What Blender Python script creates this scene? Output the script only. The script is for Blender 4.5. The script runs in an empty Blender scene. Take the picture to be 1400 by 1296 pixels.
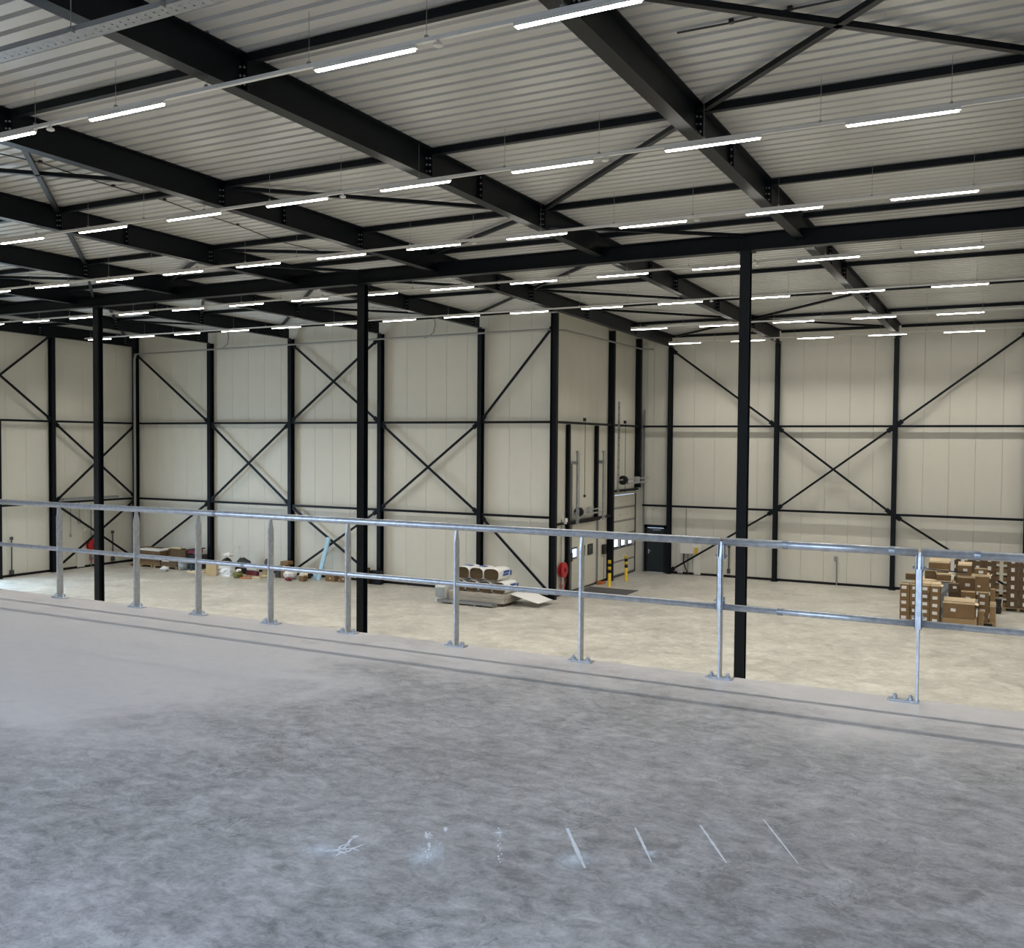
import bpy, math, random
from mathutils import Vector, Matrix
random.seed(7)
S = bpy.context.scene
C = S.collection

# ------------------------------------------------------------------ camera
EYE = 6.4
YAW, PITCH, ROLL = math.radians(27.6756), math.radians(1.8565), math.radians(0.4413)
F_PX = 1316.8
fw = Vector((-math.sin(YAW)*math.cos(PITCH), math.cos(YAW)*math.cos(PITCH), -math.sin(PITCH)))
rt = Vector((math.cos(YAW), math.sin(YAW), 0)); up = rt.cross(fw)
rt2 = math.cos(ROLL)*rt + math.sin(ROLL)*up
up2 = -math.sin(ROLL)*rt + math.cos(ROLL)*up
cd = bpy.data.cameras.new('camera'); cam = bpy.data.objects.new('camera', cd); C.objects.link(cam)
M = Matrix((rt2, up2, -fw)).transposed().to_4x4(); M.translation = Vector((0, 0, EYE))
cam.matrix_world = M
cd.sensor_fit = 'HORIZONTAL'; cd.sensor_width = 36; cd.lens = 36*F_PX/1400
cd.clip_end = 300
S.camera = cam

def at(x, y, X=None, Y=None, Z=None):
    """photo pixel -> point on a plane of the building (used once, to measure the building)"""
    d = rt2*((x-700)/F_PX) - up2*((y-648)/F_PX) + fw
    t = X/d.x if X is not None else Y/d.y if Y is not None else (Z-EYE)/d.z
    return Vector((0, 0, EYE)) + d*t

# ------------------------------------------------------------------ world, exposure
w = bpy.data.worlds.new('world'); S.world = w; w.use_nodes = True
w.node_tree.nodes['Background'].inputs[0].default_value = (.55, .72, 1, 1)
w.node_tree.nodes['Background'].inputs[1].default_value = 1.0
S.view_settings.view_transform = 'Standard'; S.view_settings.look = 'None'
S.view_settings.gamma = 1; S.view_settings.use_curve_mapping = False
S.view_settings.exposure = 0.83
S.cycles.use_denoising = True
S.cycles.max_bounces = 8; S.cycles.diffuse_bounces = 5; S.cycles.glossy_bounces = 3
S.cycles.sample_clamp_indirect = 6
LAMP = 14.0          # soft glow of the tube's side walls
LAMP_W = 33.0       # each lamp's own downward light

def area(name, loc, rot, sx, sy, power, col):
    l = bpy.data.lights.new(name, 'AREA'); l.shape = 'RECTANGLE'; l.size = sx; l.size_y = sy
    l.energy = power; l.color = col
    o = bpy.data.objects.new(name, l); C.objects.link(o); o.location = loc; o.rotation_euler = rot
    return o
# daylight through the window strip behind the mezzanine and through the open gate on the left
area('daylight_front_window', (-4, -5.2, 7.7), (math.radians(46), 0, 0), 16, 2.2, 560, (.58, .74, 1)).data.spread = math.radians(110)
area('daylight_gate', (-40.7, 24.6, 2.6), (0, math.radians(-78), 0), 4.6, 5.0, 420, (.55, .78, 1))

# ------------------------------------------------------------------ materials
def mat(name, col, rough=.6, metal=0., noise=0., scale=4., bump=0., bscale=60., spec=.5, emit=None, stretch=None):
    m = bpy.data.materials.new(name); m.use_nodes = True
    nt = m.node_tree; p = nt.nodes['Principled BSDF']
    p.inputs['Base Color'].default_value = (*col, 1); p.inputs['Roughness'].default_value = rough
    p.inputs['Metallic'].default_value = metal; p.inputs['Specular IOR Level'].default_value = spec
    if emit:
        p.inputs['Emission Color'].default_value = (*emit[:3], 1); p.inputs['Emission Strength'].default_value = emit[3]
    if noise or bump:
        tc = nt.nodes.new('ShaderNodeTexCoord'); src = tc.outputs['Object']
        if stretch:
            mp = nt.nodes.new('ShaderNodeMapping'); mp.inputs['Scale'].default_value = stretch
            nt.links.new(src, mp.inputs[0]); src = mp.outputs[0]
    if noise:
        n = nt.nodes.new('ShaderNodeTexNoise'); n.inputs['Scale'].default_value = scale; n.inputs['Detail'].default_value = 5
        r = nt.nodes.new('ShaderNodeValToRGB')
        r.color_ramp.elements[0].position = .3; r.color_ramp.elements[1].position = .7
        r.color_ramp.elements[0].color = (*[c*(1-noise) for c in col], 1)
        r.color_ramp.elements[1].color = (*[min(1, c*(1+noise)) for c in col], 1)
        nt.links.new(src, n.inputs['Vector']); nt.links.new(n.outputs[0], r.inputs[0]); nt.links.new(r.outputs[0], p.inputs['Base Color'])
    if bump:
        n = nt.nodes.new('ShaderNodeTexNoise'); n.inputs['Scale'].default_value = bscale; n.inputs['Detail'].default_value = 4
        b = nt.nodes.new('ShaderNodeBump'); b.inputs['Strength'].default_value = bump; b.inputs['Distance'].default_value = .01
        nt.links.new(src, n.inputs['Vector']); nt.links.new(n.outputs[0], b.inputs['Height']); nt.links.new(b.outputs[0], p.inputs['Normal'])
    return m

def concrete(name, dark, light, edge=None, edge_y=(6.3, 6.42), rough=(.35, .6), sc=1.0, contrast=(.32, .68), scratch=.35, lines=0.):
    """power-floated concrete: broad clouds, float swirls and fine grain; optional paler cast edge strip beyond edge_y"""
    m = bpy.data.materials.new(name); m.use_nodes = True; nt = m.node_tree; p = nt.nodes['Principled BSDF']
    N = nt.nodes.new; L = nt.links.new
    tc = N('ShaderNodeTexCoord')
    def noise(scale, detail, rough_=.55, dist=0., st=None):
        n = N('ShaderNodeTexNoise'); n.inputs['Scale'].default_value = scale*sc; n.inputs['Detail'].default_value = detail
        n.inputs['Roughness'].default_value = rough_; n.inputs['Distortion'].default_value = dist
        if st:
            mp = N('ShaderNodeMapping'); mp.inputs['Scale'].default_value = st[:3]; mp.inputs['Rotation'].default_value = (0, 0, st[3])
            L(tc.outputs['Object'], mp.inputs[0]); L(mp.outputs[0], n.inputs['Vector'])
        else: L(tc.outputs['Object'], n.inputs['Vector'])
        return n.outputs[0]
    def mix(a, b, f, t='MIX'):
        x = N('ShaderNodeMix'); x.data_type = 'FLOAT'; x.inputs[0].default_value = f
        L(a, x.inputs[2]); L(b, x.inputs[3]); return x.outputs[0]
    big = noise(.6, 6, .62, .5)
    mid = noise(2.3, 9, .70, .9)
    flake = noise(6.5, 8, .74, .5, (1, 1.5, 1, .35))
    fine = noise(45, 4, .7)
    f = mix(mix(mix(big, mid, .62), flake, scratch), fine, .14)
    if lines:
        # thin dark trowel and tyre marks: narrow bands of a distorted noise
        ln_ = noise(1.9, 4, .6, 1.2, (1, 1, 1, 1.1)); a1 = N('ShaderNodeMath'); a1.operation = 'SUBTRACT'; L(ln_, a1.inputs[0]); a1.inputs[1].default_value = .5
        a2 = N('ShaderNodeMath'); a2.operation = 'ABSOLUTE'; L(a1.outputs[0], a2.inputs[0])
        a3 = N('ShaderNodeMapRange'); L(a2.outputs[0], a3.inputs[0]); a3.inputs[1].default_value = 0; a3.inputs[2].default_value = .012; a3.inputs[3].default_value = lines; a3.inputs[4].default_value = 0
        br_ = noise(1.3, 3, .5); a5 = N('ShaderNodeMapRange'); L(br_, a5.inputs[0]); a5.inputs[1].default_value = .48; a5.inputs[2].default_value = .6
        a6 = N('ShaderNodeMath'); a6.operation = 'MULTIPLY'; L(a3.outputs[0], a6.inputs[0]); L(a5.outputs[0], a6.inputs[1])
        a4 = N('ShaderNodeMath'); a4.operation = 'SUBTRACT'; L(f, a4.inputs[0]); L(a6.outputs[0], a4.inputs[1]); f = a4.outputs[0]
    r = N('ShaderNodeValToRGB'); r.color_ramp.elements[0].position = contrast[0]; r.color_ramp.elements[1].position = contrast[1]
    r.color_ramp.elements[0].color = (*dark, 1); r.color_ramp.elements[1].color = (*light, 1)
    L(f, r.inputs[0]); col = r.outputs[0]
    if edge:
        # paler, cleaner slab towards the edge and the far left; the worn middle is darker
        sep = N('ShaderNodeSeparateXYZ'); L(tc.outputs['Object'], sep.inputs[0])
        def math_(op, a, b_):
            x = N('ShaderNodeMath'); x.operation = op
            for q, v in enumerate((a, b_)):
                if hasattr(v, 'is_linked'): L(v, x.inputs[q])
                else: x.inputs[q].default_value = v
            return x.outputs[0]
        patch = noise(.75, 7, .62, .6)
        e1 = math_('MULTIPLY', math_('ADD', sep.outputs[1], -4.95), .85)                    # towards the edge
        e2 = math_('MULTIPLY', math_('ADD', math_('ADD', math_('MULTIPLY', sep.outputs[0], -1.), -4.0), math_('MULTIPLY', math_('ADD', sep.outputs[1], -3.4), .45)), .8)   # towards the left
        mm = math_('ADD', math_('MAXIMUM', e1, e2), math_('MULTIPLY', math_('ADD', patch, -.45), 3.2))
        ma = N('ShaderNodeMapRange'); ma.inputs[1].default_value = 0.; ma.inputs[2].default_value = .9
        L(mm, ma.inputs[0])
        r2 = N('ShaderNodeValToRGB'); r2.color_ramp.elements[0].position = .3; r2.color_ramp.elements[1].position = .7
        r2.color_ramp.elements[0].color = (*[c*.82 for c in edge], 1); r2.color_ramp.elements[1].color = (*edge, 1)
        L(f, r2.inputs[0])
        mx = N('ShaderNodeMix'); mx.data_type = 'RGBA'
        L(ma.outputs[0], mx.inputs[0]); L(col, mx.inputs[6]); L(r2.outputs[0], mx.inputs[7]); col = mx.outputs[2]
    L(col, p.inputs['Base Color'])
    rr = N('ShaderNodeMapRange'); rr.inputs[1].default_value = .3; rr.inputs[2].default_value = .7
    rr.inputs[3].default_value = rough[0]; rr.inputs[4].default_value = rough[1]
    L(mid, rr.inputs[0]); L(rr.outputs[0], p.inputs['Roughness'])
    b = N('ShaderNodeBump'); b.inputs['Strength'].default_value = .12; b.inputs['Distance'].default_value = .01
    L(flake, b.inputs['Height']); L(b.outputs[0], p.inputs['Normal'])
    return m

M_ = {}
M_['hall'] = concrete('hall_concrete', (.30, .288, .257), (.57, .547, .49), sc=.75, contrast=(.41, .59), scratch=.3, lines=.02)
M_['mezz'] = concrete('mezzanine_concrete', (.235, .226, .22), (.68, .645, .62), edge=(.88, .82, .775), sc=1.5, contrast=(.41, .59), scratch=.5, rough=(.28, .5), lines=.07)
M_['panel'] = mat('cream_cladding', (.71, .69, .61), .5, noise=.02, scale=1.2)
M_['deck'] = mat('white_roof_deck', (.50, .50, .485), .4, noise=.04, scale=.8)
M_['steel'] = mat('anthracite_steel', (.004, .0062, .0095), .45, spec=.22, noise=.12, scale=2)
M_['black'] = mat('black_paint', (.006, .007, .008), .5, spec=.3)
M_['galv'] = mat('galvanised_steel', (.52, .53, .54), .36, .6, noise=.16, scale=22, bump=.06, bscale=90)
M_['galv_dark'] = mat('dull_galvanised_steel', (.33, .34, .35), .5, .6, noise=.12, scale=12)
M_['grey_plastic'] = mat('grey_plastic', (.30, .30, .29), .5)
M_['white'] = mat('white_enamel', (.78, .77, .73), .4)
M_['tube'] = mat('lit_led_tube', (.9, .9, .86), .5, emit=(1.0, .955, .86, LAMP))
M_['board'] = mat('brown_cardboard', (.215, .130, .058), .8, noise=.12, scale=3)
M_['board2'] = mat('dark_cardboard', (.125, .08, .042), .8, noise=.12, scale=3)
M_['board3'] = mat('pale_cardboard', (.36, .24, .12), .8, noise=.1, scale=3)
M_['flap'] = mat('cardboard_inside', (.72, .58, .38), .85, noise=.08, scale=3)
M_['label'] = mat('white_paper', (.80, .78, .74), .6)
M_['wood'] = mat('raw_pallet_wood', (.36, .25, .14), .8, noise=.25, scale=5, stretch=(1, 6, 6))
M_['oldwood'] = mat('weathered_timber', (.46, .42, .355), .8, noise=.2, scale=5, stretch=(.6, 8, 8))
M_['red'] = mat('red_enamel', (.50, .02, .025), .4)
M_['darkred'] = mat('maroon_plastic', (.16, .015, .03), .5)
M_['yellow'] = mat('yellow_paint', (.75, .50, .02), .5)
M_['orange'] = mat('orange_plastic', (.55, .16, .03), .6)
M_['wool'] = mat('brown_mineral_wool', (.085, .054, .024), .95, noise=.35, scale=14, bump=.6, bscale=40, stretch=(1, 1, 5))
M_['film'] = mat('white_plastic_film', (.80, .79, .77), .35, bump=.4, bscale=7)
M_['bluefilm'] = mat('grey_stretch_film', (.36, .40, .42), .3, bump=.5, bscale=9)
M_['blue'] = mat('blue_print', (.03, .10, .38), .5)
M_['skyblue'] = mat('pale_blue_coating', (.42, .66, .84), .4)
M_['blackplastic'] = mat('black_plastic', (.015, .015, .016), .4)
M_['darkgrey'] = mat('dark_grey_rubber', (.07, .07, .072), .7)
M_['joint'] = mat('grey_joint_sealant', (.155, .14, .14), .7, noise=.12, scale=6)
M_['chalk'] = mat('white_chalk', (.96, .96, .97), .9, noise=.12, scale=40)  # white colour standing in for sunlight falling on the slab
M_['chalksoft'] = mat('smeared_chalk', (.93, .94, .96), .9, noise=.05, scale=14)  # soft glow around the sunlight streaks, put into colour and alpha
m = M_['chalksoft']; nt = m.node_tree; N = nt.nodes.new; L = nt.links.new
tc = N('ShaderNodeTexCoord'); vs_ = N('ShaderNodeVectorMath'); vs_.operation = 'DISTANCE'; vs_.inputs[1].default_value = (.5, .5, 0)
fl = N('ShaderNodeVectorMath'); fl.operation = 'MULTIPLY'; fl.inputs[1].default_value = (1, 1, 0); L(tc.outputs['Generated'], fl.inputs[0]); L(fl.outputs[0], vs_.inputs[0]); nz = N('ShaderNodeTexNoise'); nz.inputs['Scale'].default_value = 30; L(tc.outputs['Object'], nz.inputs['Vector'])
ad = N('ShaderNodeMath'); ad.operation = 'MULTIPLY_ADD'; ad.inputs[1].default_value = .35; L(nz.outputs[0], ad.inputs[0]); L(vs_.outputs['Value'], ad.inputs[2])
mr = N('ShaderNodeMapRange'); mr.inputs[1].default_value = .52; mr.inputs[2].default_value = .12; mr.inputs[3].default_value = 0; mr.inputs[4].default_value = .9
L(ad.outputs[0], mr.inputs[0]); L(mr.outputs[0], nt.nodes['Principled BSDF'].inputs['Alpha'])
M_['daypane'] = mat('daylit_pane', (.5, .6, .8), .15, emit=(.55, .68, 1, 1.1))
M_['darkpane'] = mat('dark_pane', (.05, .06, .075), .12)
M_['door'] = mat('black_green_door', (.012, .022, .027), .45)
M_['olive'] = mat('olive_bag', (.16, .17, .05), .8)
M_['bin'] = mat('dark_teal_plastic', (.02, .045, .055), .5)
M_['kraft'] = mat('tan_board', (.50, .36, .19), .8, noise=.06, scale=4)
M_['sand'] = mat('beige_sack', (.52, .42, .25), .8, noise=.12, scale=10, bump=.3, bscale=12)
M_['glass'] = mat('glass_pane', (.8, .9, 1), .05); M_['glass'].node_tree.nodes['Principled BSDF'].inputs['Transmission Weight'].default_value = 1

# ------------------------------------------------------------------ mesh builder
class B:
    def __init__(s): s.v = []; s.f = []
    def add(s, vs, fs):
        n = len(s.v); s.v += [tuple(v) for v in vs]; s.f += [tuple(i+n for i in f) for f in fs]; return s
    def box(s, x0, x1, y0, y1, z0, z1):
        v = [(x, y, z) for z in (z0, z1) for y in (y0, y1) for x in (x0, x1)]
        return s.add(v, [(0, 2, 3, 1), (4, 5, 7, 6), (0, 1, 5, 4), (2, 6, 7, 3), (0, 4, 6, 2), (1, 3, 7, 5)])
    def bev(s, x0, x1, y0, y1, z0, z1, b=.01):
        """box with every edge chamfered"""
        vs = []; idx = {}
        for sx in (0, 1):
            for sy in (0, 1):
                for sz in (0, 1):
                    X, Y, Z = (x0, x1)[sx], (y0, y1)[sy], (z0, z1)[sz]
                    dx, dy, dz = (b, -b)[sx], (b, -b)[sy], (b, -b)[sz]
                    for a, q in enumerate(((X, Y+dy, Z+dz), (X+dx, Y, Z+dz), (X+dx, Y+dy, Z))):
                        idx[sx, sy, sz, a] = len(vs); vs.append(q)
        fs = []
        for t in (0, 1):
            fs.append([idx[t, a, c, 0] for a, c in ((0, 0), (1, 0), (1, 1), (0, 1))][::(1 if t else -1)])
            fs.append([idx[a, t, c, 1] for a, c in ((0, 0), (1, 0), (1, 1), (0, 1))][::(-1 if t else 1)])
            fs.append([idx[a, c, t, 2] for a, c in ((0, 0), (1, 0), (1, 1), (0, 1))][::(1 if t else -1)])
        for a in (0, 1):
            for c in (0, 1):
                fs.append((idx[0, a, c, 1], idx[1, a, c, 1], idx[1, a, c, 2], idx[0, a, c, 2]))
                fs.append((idx[a, 0, c, 0], idx[a, 1, c, 0], idx[a, 1, c, 2], idx[a, 0, c, 2]))
                fs.append((idx[a, c, 0, 0], idx[a, c, 1, 0], idx[a, c, 1, 1], idx[a, c, 0, 1]))
        for k in [(a, c, d) for a in (0, 1) for c in (0, 1) for d in (0, 1)]:
            fs.append((idx[(*k, 0)], idx[(*k, 1)], idx[(*k, 2)]))
        return s.add(vs, fs)
    def frame(s, p, q, upv=(0, 0, 1)):
        p, q = Vector(p), Vector(q); d = (q-p).normalized(); u = Vector(upv)
        if abs(d.dot(u)) > .99: u = Vector((0, 1, 0)) if abs(d.y) < .9 else Vector((1, 0, 0))
        a = d.cross(u).normalized(); b = a.cross(d).normalized(); return p, q, a, b
    def prism(s, prof, p, q, upv=(0, 0, 1)):
        p, q, a, b = s.frame(p, q, upv); n = len(prof)
        vs = [e + a*x + b*y for e in (p, q) for x, y in prof]
        fs = [(i, (i+1) % n, n+(i+1) % n, n+i) for i in range(n)] + [tuple(range(n))[::-1], tuple(range(n, 2*n))]
        return s.add(vs, fs)
    def bar(s, p, q, w, h, upv=(0, 0, 1)):
        return s.prism([(-w/2, -h/2), (w/2, -h/2), (w/2, h/2), (-w/2, h/2)], p, q, upv)
    def hsec(s, p, q, b, h, tw=.012, tf=.02, upv=(0, 0, 1)):
        B2, H, t = b/2, h/2, tw/2
        prof = [(-B2, -H), (B2, -H), (B2, -H+tf), (t, -H+tf), (t, H-tf), (B2, H-tf), (B2, H), (-B2, H), (-B2, H-tf), (-t, H-tf), (-t, -H+tf), (-B2, -H+tf)]
        p, q, a, c = s.frame(p, q, upv); vs = [e + a*x + c*y for e in (p, q) for x, y in prof]; n = 12
        fs = [(i, (i+1) % n, n+(i+1) % n, n+i) for i in range(n)]
        for o in (0, n):
            caps = [(0, 1, 2, 3, 10, 11), (3, 4, 9, 10), (4, 5, 6, 7, 8, 9)]
            fs += [tuple(o+i for i in (c_ if o else c_[::-1])) for c_ in caps]
        return s.add(vs, fs)
    def tube(s, pts, r, n=8, caps=True):
        pts = [Vector(p) for p in pts]; vs = []; fs = []
        a = None
        for i, p in enumerate(pts):
            d = (pts[min(i+1, len(pts)-1)] - pts[max(i-1, 0)]).normalized()
            if a is None:
                a = d.orthogonal().normalized()
            else:
                a = (a - d*a.dot(d)).normalized()
            b = d.cross(a)
            for k in range(n):
                t = 2*math.pi*k/n; vs.append(p + a*(r*math.cos(t)) + b*(r*math.sin(t)))
        for i in range(len(pts)-1):
            for k in range(n):
                fs.append((i*n+k, i*n+(k+1) % n, (i+1)*n+(k+1) % n, (i+1)*n+k))
        if caps:
            fs.append(tuple(range(n))[::-1]); fs.append(tuple(range((len(pts)-1)*n, len(pts)*n)))
        return s.add(vs, fs)
    def cyl(s, p, q, r, n=12): return s.tube([p, q], r, n)
    def lathe(s, prof, c, axis=(0, 0, 1), n=16):
        """prof: (radius, height) pairs along axis from c"""
        c = Vector(c); ax = Vector(axis).normalized(); a = ax.orthogonal().normalized(); b = ax.cross(a); vs = []; fs = []
        for r, h in prof:
            for k in range(n):
                t = 2*math.pi*k/n; vs.append(c + ax*h + a*(r*math.cos(t)) + b*(r*math.sin(t)))
        for i in range(len(prof)-1):
            for k in range(n): fs.append((i*n+k, i*n+(k+1) % n, (i+1)*n+(k+1) % n, (i+1)*n+k))
        fs.append(tuple(range(n))[::-1]); fs.append(tuple(range((len(prof)-1)*n, len(prof)*n)))
        return s.add(vs, fs)
    def torus(s, c, axis, R, r, n=20, k=6, a0=0., a1=2*math.pi):
        c = Vector(c); ax = Vector(axis).normalized(); a = ax.orthogonal().normalized(); b = ax.cross(a)
        pts = [c + a*(R*math.cos(t)) + b*(R*math.sin(t)) for t in [a0+(a1-a0)*i/n for i in range(n+1)]]
        return s.tube(pts, r, k, caps=(a1-a0) < 6.2)
    def mesh(s, name, smooth=False):
        me = bpy.data.meshes.new(name); me.from_pydata(s.v, [], s.f); me.update()
        if smooth:
            for p in me.polygons: p.use_smooth = True
        return me

def tag(o, label=None, cat=None, group=None, kind=None):
    if label: o['label'] = label
    if cat: o['category'] = cat
    if group: o['group'] = group
    if kind: o['kind'] = kind
    return o
def ob(name, b, m, parent=None, loc=None, smooth=False, rz=0.):
    """one mesh object; b is a builder or a ready mesh; verts in the parent's frame"""
    me = b.mesh(name, smooth) if isinstance(b, B) else b
    if m and not me.materials: me.materials.append(M_[m] if isinstance(m, str) else m)
    o = bpy.data.objects.new(name, me); C.objects.link(o)
    if parent is not None: o.parent = parent
    if loc is not None: o.location = loc
    if rz: o.rotation_euler = (0, 0, rz)
    return o
def thing(name, label, cat, loc=(0, 0, 0), rz=0., group=None):
    o = bpy.data.objects.new(name, None); C.objects.link(o); o.location = loc; o.rotation_euler = (0, 0, rz)
    o.empty_display_size = .2
    return tag(o, label, cat, group)
def struct(name, b=None, m=None, parent=None, loc=None):
    if b is None:
        o = bpy.data.objects.new(name, None); C.objects.link(o)
        if loc is not None: o.location = loc
    else: o = ob(name, b, m, parent, loc)
    o['kind'] = 'structure'; return o
ORD = ['zeroth', 'first', 'second', 'third', 'fourth', 'fifth', 'sixth', 'seventh', 'eighth', 'ninth', 'tenth', 'eleventh', 'twelfth', 'thirteenth', 'fourteenth', 'fifteenth', 'sixteenth', 'seventeenth', 'eighteenth', 'nineteenth', 'twentieth']

# ------------------------------------------------------------------ building grid
BAY = 5.17
GX = lambda k: -4.72 - BAY*k                 # rafter lines, 0 = right one in the picture
YB, YR = 35.66, 45.6                         # back wall line and far right wall line
XL, XC = -41.06, -16.74                      # left wall line and dock wall line
K = .84                                      # mezzanine scale: rail 0.87 m above the slab
ZM = EYE-1.75*K                              # top of mezzanine slab
G1, G2 = 3.34, 7.26                          # heights of the two wall rails
ZO = lambda Y: -.0085*max(0., Y-24)          # roof falls gently to the back
RB, RT = 11.33, 11.88                        # rafter underside and top
XW, YF, YM = 8.5, -5.6, 7.15*K                 # right side wall, wall behind, mezzanine edge

# ------------------------------------------------------------------ floors
struct('floor', B().box(XL-.6, XW+.2, YF-.2, YR+.6, -.2, 0), 'hall')
sl = struct('mezzanine_slab', B().box(XL-.05, XW, YF, YM, ZM-.3, ZM), 'mezz')
struct('trim_1', B().hsec((XL, YM-.2, ZM-.52), (XW, YM-.2, ZM-.52), .2, .4), 'steel')

# ------------------------------------------------------------------ walls of single upright panels
PW = 1.034
def panel_mesh(h, wdt=PW):
    return B().bev(.003, wdt-.003, 0, .09, 0, h, .006).mesh('wall_panel')
def wall(name, axis, pos, a0, a1, phase, z0=0., z1=12.1, openings=()):
    """upright sandwich panels; axis 'x': wall along X at Y=pos facing -Y; 'y+': along Y at X=pos facing +X"""
    root = struct(name)
    cache = {}
    k = math.floor((a0-phase)/PW)
    while phase + k*PW < a1-1e-6:
        l, r = max(a0, phase+k*PW), min(a1, phase+(k+1)*PW); k += 1
        spans = [(l, r, z0, z1)]
        for (o0, o1, q0, q1) in openings:
            ns = []
            for (l_, r_, u, v) in spans:
                if r_ <= o0+1e-6 or l_ >= o1-1e-6 or v <= q0 or u >= q1: ns.append((l_, r_, u, v)); continue
                if l_ < o0: ns.append((l_, o0, u, v))
                if r_ > o1: ns.append((o1, r_, u, v))
                m0, m1 = max(l_, o0), min(r_, o1)
                if u < q0: ns.append((m0, m1, u, q0))
                if v > q1: ns.append((m0, m1, q1, v))
            spans = ns
        for (l_, r_, u, v) in spans:
            if r_-l_ < .03: continue
            key = (round(r_-l_, 3), round(v-u, 3))
            if key not in cache:
                cache[key] = panel_mesh(v-u, r_-l_); cache[key].materials.append(M_['panel'])
            o = bpy.data.objects.new('wall_panel', cache[key]); C.objects.link(o); o.parent = root
            if axis == 'x': o.location = (l_, pos, u)
            elif axis == 'y+': o.location = (pos, l_, u); o.rotation_euler = (0, 0, math.pi/2)
            elif axis == 'y-': o.location = (pos, r_, u); o.rotation_euler = (0, 0, -math.pi/2)
            else: o.location = (r_, pos, u); o.rotation_euler = (0, 0, math.pi)
    return root
WB, WR, WL, WD = YB+.20, YR+.22, XL-.20, XC-.15     # inner faces
D1 = (37.62, 40.42, 0., 2.9)                         # dock door opening (along Y, up)
D2 = (42.42, 45.5, 0., 4.1)
BD = (-16.42, -15.42, 0., 2.3)                       # black door opening on the far wall
wall('wall_back', 'x', WB, XL-.3, XC-.15, -24.12)
wall('wall_far', 'x', WR, XC-.3, XW, -4.70, openings=[BD])
wall('wall_left', 'y+', WL, YF, YB+.3, 28.46, openings=[(22.3, 27.0, 0, 5.2)])
wall('wall_dock', 'y+', WD, YB+.3, YR+.32, 36.4, openings=[D1, D2])
wall('wall_right', 'y-', XW, YF, YR+.2, 0.)
wf = wall('wall_front', 'xb', YF, XL-.15, XW, 0., openings=[(-12., 4., 6.6, 8.8)])
# backing behind the joints, so that no light leaks through them
struct('trim_2', B().box(XL-.5, XC-.25, WB+.1, WB+.16, -.1, 12.3).box(XC-.25, XW+.1, WR+.1, WR+.16, 2.35, 12.3).box(XC-.25, BD[0]-.02, WR+.1, WR+.16, -.1, 2.35)
       .box(BD[1]+.02, XW+.1, WR+.1, WR+.16, -.1, 2.35).box(WD-.2, WD-.14, YB+.3, YR+.5, 4.15, 12.3).box(WL-.2, WL-.14, 27.1, YB+.5, -.1, 12.3)
       .box(WL-.2, WL-.14, YF, 22.2, -.1, 12.3).box(XW+.1, XW+.16, YF, YR+.3, -.1, 12.3), 'panel')
# window strip behind the viewer
wn = struct('window_1', B().box(-12.1, 4.1, YF-.08, YF+.03, 6.5, 6.6).box(-12.1, 4.1, YF-.08, YF+.03, 8.8, 8.9), 'steel')
for i in range(9):
    ob('mullion', B().box(-12+i*2-.04, -12+i*2+.04, YF-.08, YF+.03, 6.6, 8.8), 'steel', wn)
for i in range(8):
    ob('pane', B().box(-12+i*2+.05, -12+i*2+1.95, YF-.04, YF-.02, 6.61, 8.79), 'glass', wn)
# gate opening in the left wall (only its jamb is in the picture)
gt = struct('door_1', B().box(WL-.02, WL+.14, 27.0, 27.14, 0, 5.3).box(WL-.02, WL+.14, 22.16, 22.3, 0, 5.3).box(WL-.02, WL+.14, 22.3, 27.0, 5.2, 5.34), 'black')
struct('trim_3', B().hsec((WL+.3, 27.93, 0), (WL+.3, 27.93, G2), .12, .14, upv=(1, 0, 0)), 'steel')
# baseboards
struct('baseboard_back', B().box(XL, XC, WB-.03, WB, 0, .11), 'black')
struct('baseboard_far', B().box(BD[1]+.1, XW, WR-.03, WR, 0, .11), 'black')
struct('baseboard_left', B().box(WL, WL+.03, 27.95, YB+.1, 0, .11), 'black')
struct('baseboard_dock', B().box(WD, WD+.03, YB+.1, D1[0], 0, .11).box(WD, WD+.03, D1[1], D2[0], 0, .11), 'black')

# ------------------------------------------------------------------ roof deck: trapezoidal ribs along X
b = B(); P = .305; prof = []
y = YF-.2
while y < YR+.7:
    prof += [(y, 0.), (y+.205, 0.), (y+.25, .09), (y+.26, .09)]
    y += P
nv = len(prof)
for x in (XL-.6, XW+.3):
    b.v += [(x, yy, RT + zz + ZO(yy)) for yy, zz in prof]
b.f = [(i, i+1, nv+i+1, nv+i) for i in range(nv-1)]
ce = struct('ceiling', b, 'deck')
ce2 = struct('ceiling.001', B().box(XL-.7, XW+.4, YF-.3, YR+.8, RT+.12, RT+.2), 'deck')

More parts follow.
